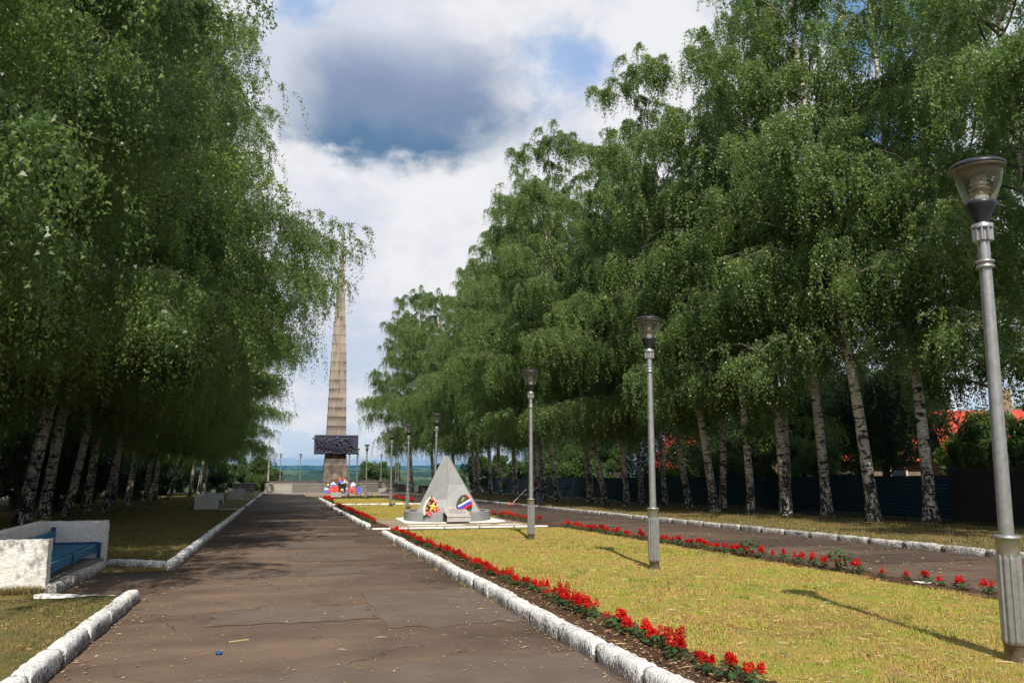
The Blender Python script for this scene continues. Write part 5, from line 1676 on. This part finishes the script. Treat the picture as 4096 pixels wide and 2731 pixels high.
def person(loc, rz, label, pose, shirt, trousers, hair, sc=1.0):
    t = empty('person', loc, rz); t.scale = (sc,) * 3
    tag(t, label, 'person')
    J = pose
    def nd(k, r): return (*J[k], r)
    nodes = [nd('pelvis', .13), nd('chest', .135), nd('neck0', .075), nd('neck', .052), nd('head', .088), nd('crown', .075)]
    edges = [(0, 1), (1, 2), (2, 3), (3, 4), (4, 5)]
    for s in 'LR':
        b_ = len(nodes)
        nodes += [nd('sh' + s, .062), nd('el' + s, .045), nd('wr' + s, .030)]
        edges += [(2, b_), (b_, b_ + 1), (b_ + 1, b_ + 2)]
        hand_chain(nodes, edges, b_ + 2, J['wr' + s], Vector(J['wr' + s]) - Vector(J['el' + s]))
        b_ = len(nodes)
        nodes += [nd('hip' + s, .085), nd('kn' + s, .060), nd('an' + s, .042), nd('toe' + s, .035)]
        edges += [(0, b_), (b_, b_ + 1), (b_ + 1, b_ + 2), (b_ + 2, b_ + 3)]
    skin_obj('body', M['skin'], nodes, edges, t)
    # shirt or jacket over torso and arms
    n2 = [nd('pelvis', (.165, .135)), nd('chest', (.185, .145)), nd('neck0', .10)]; e2 = [(0, 1), (1, 2)]
    for s in 'LR':
        b_ = len(n2); n2 += [nd('sh' + s, .082), nd('el' + s, .062)]; e2 += [(2, b_), (b_, b_ + 1)]
        if pose.get('long'):
            n2.append(nd('wr' + s, .046)); e2.append((b_ + 1, b_ + 2))
    skin_obj('shirt', M[shirt], n2, e2, t)
    n3 = [nd('pelvis', .15)]; e3 = []
    for s in 'LR':
        b_ = len(n3); n3 += [nd('hip' + s, .105), nd('kn' + s, .080), nd('an' + s, .066)]; e3 += [(0, b_), (b_, b_ + 1), (b_ + 1, b_ + 2)]
    skin_obj('trousers', M[trousers], n3, e3, t)
    for s in 'LR':
        a = Vector(J['an' + s]); q = Vector(J['toe' + s])
        mb = MB(); mb.tube([a + Vector((0, .05, -.02)), (a + q) / 2 + Vector((0, 0, -.01)), q], [.05, .055, .04], 8); mb.build('shoe', M['black_plastic'], t)
    hd = Vector(J['head'])
    mb = MB(); mb.ball((hd.x, hd.y + .022, hd.z + .045), .112, 2, (.92, 1.0, .92), .04); mb.build('hair', M[hair], t)
    mb = MB()
    fy = hd.y - .098
    mb.ball((hd.x, fy - .012, hd.z - .005), .017, 1, (.8, 1, 1.3)); mb.build('nose', M['skin'], t)
    for s in (-1, 1):
        mb = MB(); mb.ball((hd.x + s * .032, fy + .008, hd.z + .028), .011, 1); mb.build('eye', M['black_plastic'], t)
        mb = MB(); mb.ball((hd.x + s * .095, hd.y, hd.z), .022, 1, (.4, .8, 1.3)); mb.build('ear', M['skin'], t)
    mb = MB(); mb.ball((hd.x, fy + .006, hd.z - .045), .02, 1, (1.2, .4, .3)); mb.build('mouth', M['w_coral'], t)
    return t


# person mowing with a brush cutter, half hidden behind the third lamp post
worker = person((14.75, 46.3, G(46.3) + .05), R(-60), 'person in a maroon shirt and jeans with a brush cutter behind the third lamp post',
                dict(pelvis=(0, 0, .95), chest=(0, -.06, 1.22), neck0=(0, -.08, 1.40), neck=(0, -.10, 1.50), head=(0, -.13, 1.60), crown=(0, -.13, 1.69),
                     shL=(-.20, -.07, 1.38), elL=(-.30, -.22, 1.14), wrL=(-.12, -.42, 1.02), shR=(.20, -.07, 1.38), elR=(.34, -.05, 1.12), wrR=(.24, -.24, .98),
                     hipL=(-.10, 0, .88), knL=(-.13, -.06, .48), anL=(-.14, .02, .09), toeL=(-.15, -.14, .04), hipR=(.10, 0, .88), knR=(.13, .02, .48), anR=(.14, .12, .09), toeR=(.16, -.05, .04)),
                'tee', 'denim', 'hair_fair')
t = empty('brush_cutter', (14.75, 46.3, G(46.3) + .05), R(-60)); tag(t, 'brush cutter with a red head held low by the person in maroon', 'brush cutter')
mb = MB(); mb.tube([(.34, .34, 1.18), (-.14, -.60, .98), (-.55, -1.45, .12)], [.016, .016, .015], 8); mb.build('shaft', M['lamp_paint'], t)
mb = MB(); mb.tube([(.30, .24, 1.12), (.42, .52, 1.28)], [.09, .11], 10); mb.ball((.40, .46, 1.34), .10, 1); mb.build('engine', M['black_plastic'], t)
mb = MB(); mb.lathe([(0, .02), (.06, .03), (.10, .07), (.09, .12), (.03, .16), (0, .16)], 12, True, (-.56, -1.48, 0)); mb.build('cutting_head', M['w_red'], t)
mb = MB(); mb.tube([(-.26, -.38, 1.16), (-.10, -.44, 1.02), (.26, -.30, 1.02), (.30, -.22, 1.12)], .012, 6); mb.build('handle', M['black_plastic'], t)
stroller = person((14.6, 93.5, G(93.5)), R(172), 'distant person in a dark jacket walking away toward the valley view', 
                  dict(pelvis=(0, 0, .95), chest=(0, -.01, 1.24), neck0=(0, 0, 1.43), neck=(0, -.01, 1.53), head=(0, -.02, 1.65), crown=(0, -.02, 1.74), long=True,
                       shL=(-.20, 0, 1.42), elL=(-.29, .04, 1.13), wrL=(-.31, -.06, .88), shR=(.20, 0, 1.42), elR=(.30, .06, 1.13), wrR=(.33, 0, .87),
                       hipL=(-.10, 0, .90), knL=(-.11, -.12, .50), anL=(-.11, -.05, .09), toeL=(-.12, -.22, .04), hipR=(.10, 0, .90), knR=(.11, .05, .50), anR=(.11, .26, .13), toeR=(.11, .12, .04)),
                  'jacket', 'trouser', 'hair_fair')

# ------------------------------------------------------------------ red salvias
def salvia_meshes(seed):
    rng = np.random.default_rng(seed)
    # leaves: pointed ovals, four corners, in tiers
    V = []; F = []
    n = 38
    for k in range(n):
        a = rng.uniform(0, 6.28); z = rng.uniform(.04, .17); r = rng.uniform(.015, .10) * (1.15 - z * 2.2)
        c = np.array([math.cos(a) * r, math.sin(a) * r, z]); L = rng.uniform(.06, .10); w = L * .33
        d = np.array([math.cos(a), math.sin(a), rng.uniform(-.9, .15)]); d /= np.linalg.norm(d)
        s = np.array([-math.sin(a), math.cos(a), 0]) * w
        up = np.array([0, 0, .012])
        b = len(V)
        V += [c, c + d * L * .45 - s, c + d * L * .5 + up, c + d * L * .45 + s, c + d * L]
        F += [(b, b + 1, b + 2), (b, b + 2, b + 3), (b + 1, b + 4, b + 2), (b + 2, b + 4, b + 3)]
    leaves = np_mesh('leaves', np.array(V), np.array(F), M['salvia_leaf'])
    spikes = []
    for q in range(rng.integers(4, 8)):
        a = rng.uniform(0, 6.28); r = rng.uniform(.0, .10); h = rng.uniform(.06, .15); x, y = math.cos(a) * r, math.sin(a) * r
        V = []; F = []
        m = 30
        z0 = rng.uniform(.13, .17)
        for k in range(m):
            f = k / m; zz = z0 + h * f; b_ = k * 2.4; rr = .046 * (1 - f * .6)
            c = np.array([x, y, zz]); d = np.array([math.cos(b_), math.sin(b_), rng.uniform(-.5, .5)]); d /= np.linalg.norm(d)
            s = np.array([-math.sin(b_), math.cos(b_), 0]) * .014
            up = np.array([0, 0, .012])
            i = len(V)
            V += [c, c + d * rr - s + up, c + d * rr * 1.25 - up * .6, c + d * rr + s + up]
            F += [(i, i + 1, i + 2), (i, i + 2, i + 3)]
        spikes.append(np_mesh('flower_spike', np.array(V), np.array(F), M['salvia_red']))
    mb = MB()
    mb.tube([(0, 0, -.03), (0, 0, .15)], [.006, .004], 5, False)
    return [('stem', mb.mesh('stem', M['salvia_leaf'])), ('leaves', leaves)] + [('flower_spike', s) for s in spikes]


SALV = [salvia_meshes(s) for s in range(6)]
SALV_FAR = []
for parts in SALV[:4]:
    vs = []; 
    SALV_FAR.append(parts)


def salvia(x, y, z, sc, label, group, v=None):
    t = empty('salvia_plant', (x, y, z), rnd.uniform(0, 6.28)); t.scale = (sc * rnd.uniform(.9, 1.15),) * 2 + (sc * rnd.uniform(.85, 1.2),)
    tag(t, label, 'flower', group)
    for nm, me in SALV[rnd.randrange(6) if v is None else v]:
        link(nm, me, t)


G1 = 'red salvias in the near row along the white kerb'
y = 5.6; k = 0
ORD = ['fifth', 'sixth', 'seventh', 'eighth', 'ninth', 'tenth', 'eleventh', 'twelfth', 'thirteenth', 'fourteenth']
ROW1 = ['red salvia nearest the viewer, cut by the bottom edge of the photo', 'second red salvia from the bottom edge, tall and full', 'third red salvia from the bottom edge in the near row', 'fourth red salvia from the bottom edge of the near row'] + [o + ' red salvia from the bottom edge in the near row along the kerb' for o in ORD]
while y < 24.6:
    salvia(3.47 + rnd.uniform(-.07, .07) - max(0, y - 17) * .02, y, G(y) + .06, (rnd.uniform(.66, .92) if y < 10 else rnd.uniform(.55, .78)) if rnd.random() > .2 else rnd.uniform(.42, .58), ROW1[k] if k < len(ROW1) else 'red salvia in the far part of the near row along the white kerb', G1)
    y += rnd.uniform(.19, .30) if y > 9 else rnd.uniform(.22, .34); k += 1
G2 = 'red salvias in the row along the right road'
y = 9.0; k = 0
while y < 25.5:
    salvia(9.52 - .02 * y + rnd.uniform(-.05, .05), y, G(y) + .055, rnd.uniform(.68, .88) if rnd.random() > .2 else .55, 'red salvia in the row nearest the lamp post on the right, first three' if False else (['red salvia just left of the nearest lamp post, first of the right row', 'second red salvia left of the nearest lamp post in the right row', 'third red salvia left of the nearest lamp post in the right row', 'fourth red salvia left of the nearest lamp post in the right row', 'fifth red salvia left of the nearest lamp post in the right row'][k] if k < 5 else 'red salvia in the row between the sunny lawn and the right road'), G2)
    y += rnd.uniform(.28, .52) if y < 14 else rnd.uniform(.20, .32); k += 1
G3 = 'red salvias along the left side of the monument bed'
y = 29.6
while y < 50:
    salvia(3.33 + rnd.uniform(-.06, .06), y, G(y) + .06, rnd.uniform(.75, .95), 'red salvia in the row left of the pyramid monument', G3); y += rnd.uniform(.3, .45)
G4 = 'red salvias along the right side of the monument bed'
y = 27.8
while y < 46:
    salvia(9.05 + rnd.uniform(-.06, .06), y, G(y) + .05, rnd.uniform(.7, .9), 'red salvia in the row right of the pyramid monument', G4); y += rnd.uniform(.45, .7)
G5 = 'red salvias round the farthest lawn'
y = 55.5
while y < 66:
    salvia(8.85 + rnd.uniform(-.06, .06), y, G(y) + .05, 1.25, 'red salvia on the right edge of the farthest lawn', G5); y += rnd.uniform(.5, .7)
y = 57
while y < 66:
    salvia(3.5 + rnd.uniform(-.06, .06), y, G(y) + .06, 1.25, 'red salvia on the left corner of the farthest lawn', G5); y += rnd.uniform(.5, .7)
G6 = 'small mixed flowers at the back of the farthest lawn'
for k in range(24):
    x = 3.9 + k * .2 + rnd.uniform(-.05, .05); y = 70.0 + rnd.uniform(-.1, .15)
    t = empty('marigold_plant', (x, y, G(y) + .05)); tag(t, 'small yellow, pink or lilac flower behind the farthest lawn', 'flower', G6)
    link('leaves', SALV[k % 6][1][1], t, scale=(1.4, 1.4, 1.4))
    mb = MB(); mb.ball((0, 0, .26), .075, 0, (1, 1, .7), .5); mb.build('blossom', M[['w_yellow', 'w_orange', 'w_pink', 'w_purple', 'w_green'][k % 5]], t)
for x, y, lab in [(9.25, 11.9, 'bare green seedling among the salvias of the right row, the taller one'), (9.22, 14.6, 'broad green weed among the salvias of the right row')]:
    t = empty('weed_plant', (x, y, G(y) + .05)); tag(t, lab, 'plant')
    link('leaves', SALV[0][1][1], t, (0, 0, .1), scale=(1.5, 1.5, 1.6)); link('stem', SALV[0][0][1], t, scale=(1.5, 1.5, 1.5))

# ------------------------------------------------------------------ grass, straw and litter
def blades(name, n, region, h, w, mat, seed, dens=None, lay=0.0, dz=0.05, mask=None):
    """n single-triangle blades over region (x0,x1,y0,y1), thinning out with distance"""
    rng = np.random.default_rng(seed)
    x0, x1, y0, y1 = region
    u = rng.uniform(0, 1, n)
    y = y0 * (y1 / y0) ** u if y0 > 0 else y0 + (y1 - y0) * u
    x = rng.uniform(x0, x1, n)
    if mask is not None:
        k = mask(x, y, rng); x, y = x[k], y[k]; n = len(x)
    # patchy: bunch blades together
    cl = np.sin(x * 2.3 + 1.3 * np.sin(y * 1.7)) * np.sin(y * 2.9 + 1.1 * np.sin(x * 2.1))
    hh = h * rng.uniform(.4, 1.2, n) * (1 + .45 * cl)
    a = rng.uniform(0, 6.28, n)
    d = np.stack([np.cos(a), np.sin(a)], -1)
    z = -SLOPE * y + dz
    ww = w * (1 + y / 14)
    tilt = rng.uniform(.15, 1.1, n) if not lay else rng.uniform(lay, lay * 1.4, n)
    B = np.stack([x, y, z - .006], -1)
    V = np.empty((n, 3, 3))
    V[:, 0] = B; V[:, 1] = B
    V[:, 0, 0] += -d[:, 1] * ww / 2; V[:, 0, 1] += d[:, 0] * ww / 2
    V[:, 1, 0] -= -d[:, 1] * ww / 2; V[:, 1, 1] -= d[:, 0] * ww / 2
    V[:, 2, 0] = x + d[:, 0] * hh * np.sin(tilt); V[:, 2, 1] = y + d[:, 1] * hh * np.sin(tilt); V[:, 2, 2] = z + hh * np.cos(tilt)
    V = V.reshape(-1, 3)
    return tag(link(name, np_mesh(name, V, np.arange(len(V)).reshape(-1, 3), mat)), kind='stuff')


blades('grass', 170000, (3.72, 9.05, 4.2, 25.5), .040, .0045, M['blade'], 1)
blades('grass', 26000, (3.6, 8.9, 33.0, 51.4), .06, .004, M['blade'], 2)
blades('grass', 14000, (3.8, 8.7, 52.6, 69.6), .07, .004, M['blade'], 3)
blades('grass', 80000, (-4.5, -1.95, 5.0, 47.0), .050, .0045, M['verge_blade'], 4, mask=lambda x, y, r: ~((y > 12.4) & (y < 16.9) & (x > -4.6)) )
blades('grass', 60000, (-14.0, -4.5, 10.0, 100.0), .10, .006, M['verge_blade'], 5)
blades('grass', 60000, (14.25, 21.5, 10.0, 80.0), .09, .006, M['verge_blade'], 6)
# taller unmown tufts scattered over the near lawn
M['tuft'] = mat_blade('tuft_blade', [(0.0, (0.30, 0.22, 0.075)), (0.35, (0.17, 0.19, 0.035)), (0.8, (0.085, 0.14, 0.028)), (1.0, (0.05, 0.10, 0.025))])
blades('grass', 90000, (3.75, 9.0, 4.2, 22), .075, .005, M['tuft'], 31, mask=lambda x, y, r: (np.sin(x * 5.1 + 2 * np.sin(y * 2.3)) * np.sin(y * 4.3 + 2 * np.sin(x * 3.1 + 1)) + .5 * np.sin(x * 1.1 + y * .7)) > .95)
# longer tufts along the foot of kerbs, posts and walls
blades('grass', 4500, (-4.6, -3.2, 13.08, 13.34), .12, .004, M['verge_blade'], 7)
blades('grass', 2500, (2.78, 2.92, 5.0, 24.0), .06, .004, M['blade'], 8, dz=0.0, mask=lambda x, y, r: np.sin(y * 3.1) + np.sin(y * 7.7) > .6)


def flakes(name, n, region, size, mat, seed, dz, mask=None, aspect=.5, curl=.4):
    """small dead leaves and scraps lying about"""
    rng = np.random.default_rng(seed)
    x0, x1, y0, y1 = region
    y = y0 * (y1 / y0) ** rng.uniform(0, 1, n); x = rng.uniform(x0, x1, n)
    if mask is not None:
        k = mask(x, y, rng); x, y = x[k], y[k]; n = len(x)
    a = rng.uniform(0, 6.28, n); s = size * rng.uniform(.3, 1.3, n)
    d = np.stack([np.cos(a), np.sin(a), np.zeros(n)], -1); e = np.stack([-np.sin(a), np.cos(a), np.zeros(n)], -1)
    C = np.stack([x, y, -SLOPE * y + dz], -1)
    up = np.zeros((n, 3)); up[:, 2] = 1
    V = np.empty((n, 4, 3))
    V[:, 0] = C - d * s[:, None]; V[:, 1] = C + e * (s * aspect)[:, None] + up * (s * curl * rng.uniform(0, 1, n))[:, None]
    V[:, 2] = C + d * s[:, None] + up * (s * curl * .5 * rng.uniform(0, 1, n))[:, None]; V[:, 3] = C - e * (s * aspect)[:, None] + up * (s * curl * rng.uniform(0, 1, n))[:, None]
    V = V.reshape(-1, 3)
    F = np.arange(len(V)).reshape(-1, 4)
    return tag(link(name, np_mesh(name, V, F, mat)), kind='stuff')


flakes('litter', 1800, (PL, PR, 4.0, 60), .015, M['litter'], 1, .012)
flakes('litter', 3600, (2.05, 2.9, 4.6, 24), .017, M['litter'], 2, .012, lambda x, y, r: r.uniform(0, 1, len(x)) < np.clip((x - 2.2) / .6, .03, 1) * (0.5 + .5 * np.sin(y * 1.3) * np.sin(y * .61 + 1)))
flakes('litter', 1300, (-1.75, -1.1, 5.0, 60), .022, M['litter'], 3, .012, lambda x, y, r: r.uniform(0, 1, len(x)) < np.clip((-1.2 - x) / .5, .05, 1))
flakes('litter', 1500, (9.7, 13.9, 8, 60), .03, M['litter'], 4, .018)
flakes('litter', 2200, (3.0, 3.7, 4.6, 24), .018, M['litter'], 5, .085)
flakes('litter', 2600, (3.8, 9.0, 4.2, 25), .020, M['straw'], 6, .075, None, .35)
flakes('litter', 2500, (-9.0, -2.0, 8, 70), .03, M['litter'], 7, .075)
flakes('litter', 2500, (14.3, 20.0, 10, 60), .035, M['litter'], 8, .075)
M['clover'] = mat_blade('clover_leaf', [(0.0, (0.05, 0.12, 0.03)), (0.6, (0.09, 0.18, 0.04)), (1.0, (0.15, 0.22, 0.06))])
flakes('weeds', 9000, (3.75, 9.0, 4.2, 25), .016, M['clover'], 21, .085, lambda x, y, r: (np.sin(x * 1.9 + 2 * np.sin(y * .8)) * np.sin(y * 1.3 + 1.5 * np.sin(x * 1.1)) + r.normal(0, .25, len(x))) > .62, .8, .5)
# cut straw: long thin stalks lying on the lawn, the bed and the path
flakes('straw', 2400, (3.75, 9.0, 4.2, 25), .065, M['straw'], 9, .085, None, .03, .15)
flakes('straw', 350, (3.0, 3.9, 4.6, 18), .07, M['straw'], 10, .095, None, .03, .15)
flakes('straw', 420, (PL, PR, 4.4, 22), .06, M['straw'], 11, .014, lambda x, y, r: r.uniform(0, 1, len(x)) < np.clip(.25 + (x - .5) * .35, .2, 1), .035, .1)
t = empty('bottle_cap', (-.48, 8.35, G(8.35) + .005)); tag(t, 'small dark blue plastic cap lying on the asphalt in the foreground', 'cap')
mb = MB(); mb.lathe([(0, .022), (.026, .022), (.030, .018), (.031, 0), (.027, 0)], 16); mb.build('cap_shell', M['blue_dark'], t, scale=None) if False else mb.build('cap_shell', M['blue_dark'], t)
t = tag(MB().build('wood_splinter', M['straw']) if False else link('wood_splinter', (lambda m_: (m_.box(-.10, .10, -.008, .008, 0, .010), m_.mesh('wood_splinter', M['straw']))[1])(MB()), None, (-.33, 8.95, G(8.95) + .004), (0, 0, .35)), 'pale flat splinter of wood lying on the path above the blue cap', 'splinter')

# ------------------------------------------------------------------ the wooded valley
def valley_forest():
    rng = np.random.default_rng(3)
    a0, a1 = R(-40), R(70)
    na = 620
    rr = np.concatenate([np.geomspace(230, 900, 75), np.geomspace(915, 3600, 95)[0:], np.geomspace(3700, 13000, 60)])
    aa = np.linspace(a0, a1, na)
    Rg, A = np.meshgrid(rr, aa, indexing='ij')
    A = A + rng.normal(0, (a1 - a0) / na * .35, A.shape); Rg = Rg * (1 + rng.normal(0, .004, Rg.shape))
    X, Y = Rg * np.sin(A), Rg * np.cos(A)
    base = np.interp(Rg, [200, 260, 400, 700, 1100, 1800, 2600, 3050, 3500, 4600, 7000, 9300, 10300, 13000],
                     [-24, -22, -21, -25, -33, -40, -38, -34, -50, -92, -95, -16, -22, -60])
    def nz(f, ph):
        return (np.sin(X * f + ph) * np.cos(Y * f * .8 + ph * 1.7) + np.sin(X * f * 2.3 + Y * f * 1.1 + ph * .6) * .6) / 1.6
    hill = nz(.0016, 1.0) * 7 * smooth(1200, 3000, Rg) + nz(.0007, 2.2) * 9 * smooth(5000, 9000, Rg) + nz(.006, .4) * 3.5 * smooth(300, 700, Rg) * (1 - smooth(2500, 3200, Rg))
    wood = np.clip(.55 + .9 * nz(.0095, .7) + .6 * nz(.004, 3.0), 0, 1)          # clearings
    wood = np.where(Rg > 1500, np.clip(wood + .45, 0, 1), wood)
    tree = 9 + rng.uniform(-1, 1, X.shape) * np.interp(Rg, [200, 800, 3000, 12000], [3.6, 4.2, 4.5, 5.0])
    Z = base + hill + tree * wood
    V = np.stack([X, Y, Z], -1).reshape(-1, 3)
    nr = len(rr)
    i = np.arange(nr - 1)[:, None] * na; j = np.arange(na - 1)[None, :]
    F = np.stack([i + j, i + na + j, i + na + j + 1, i + j + 1], -1).reshape(-1, 4)
    tag(link('forest', np_mesh('forest', V, F[:, ::-1], M['forest'], False)), kind='stuff')


valley_forest()

# ------------------------------------------------------------------ haze in the air over the valley
mb = MB(); mb.box(-13500, 13500, -13500, 13500, -140, 64)
hz = mb.build('haze', None)
hm = bpy.data.materials.new('haze'); hm.use_nodes = True
HN = NT(hm.node_tree)
pv = HN.n('ShaderNodeVolumePrincipled'); ho = HN.n('ShaderNodeOutputMaterial')
pv.inputs['Color'].default_value = (0.05, 0.38, 0.74, 1)
pv.inputs['Density'].default_value = 6.0e-5
pv.inputs['Anisotropy'].default_value = 0.2
HN.t.links.new(pv.outputs[0], ho.inputs['Volume'])
hz.data.materials.append(hm)
tag(hz, kind='stuff')
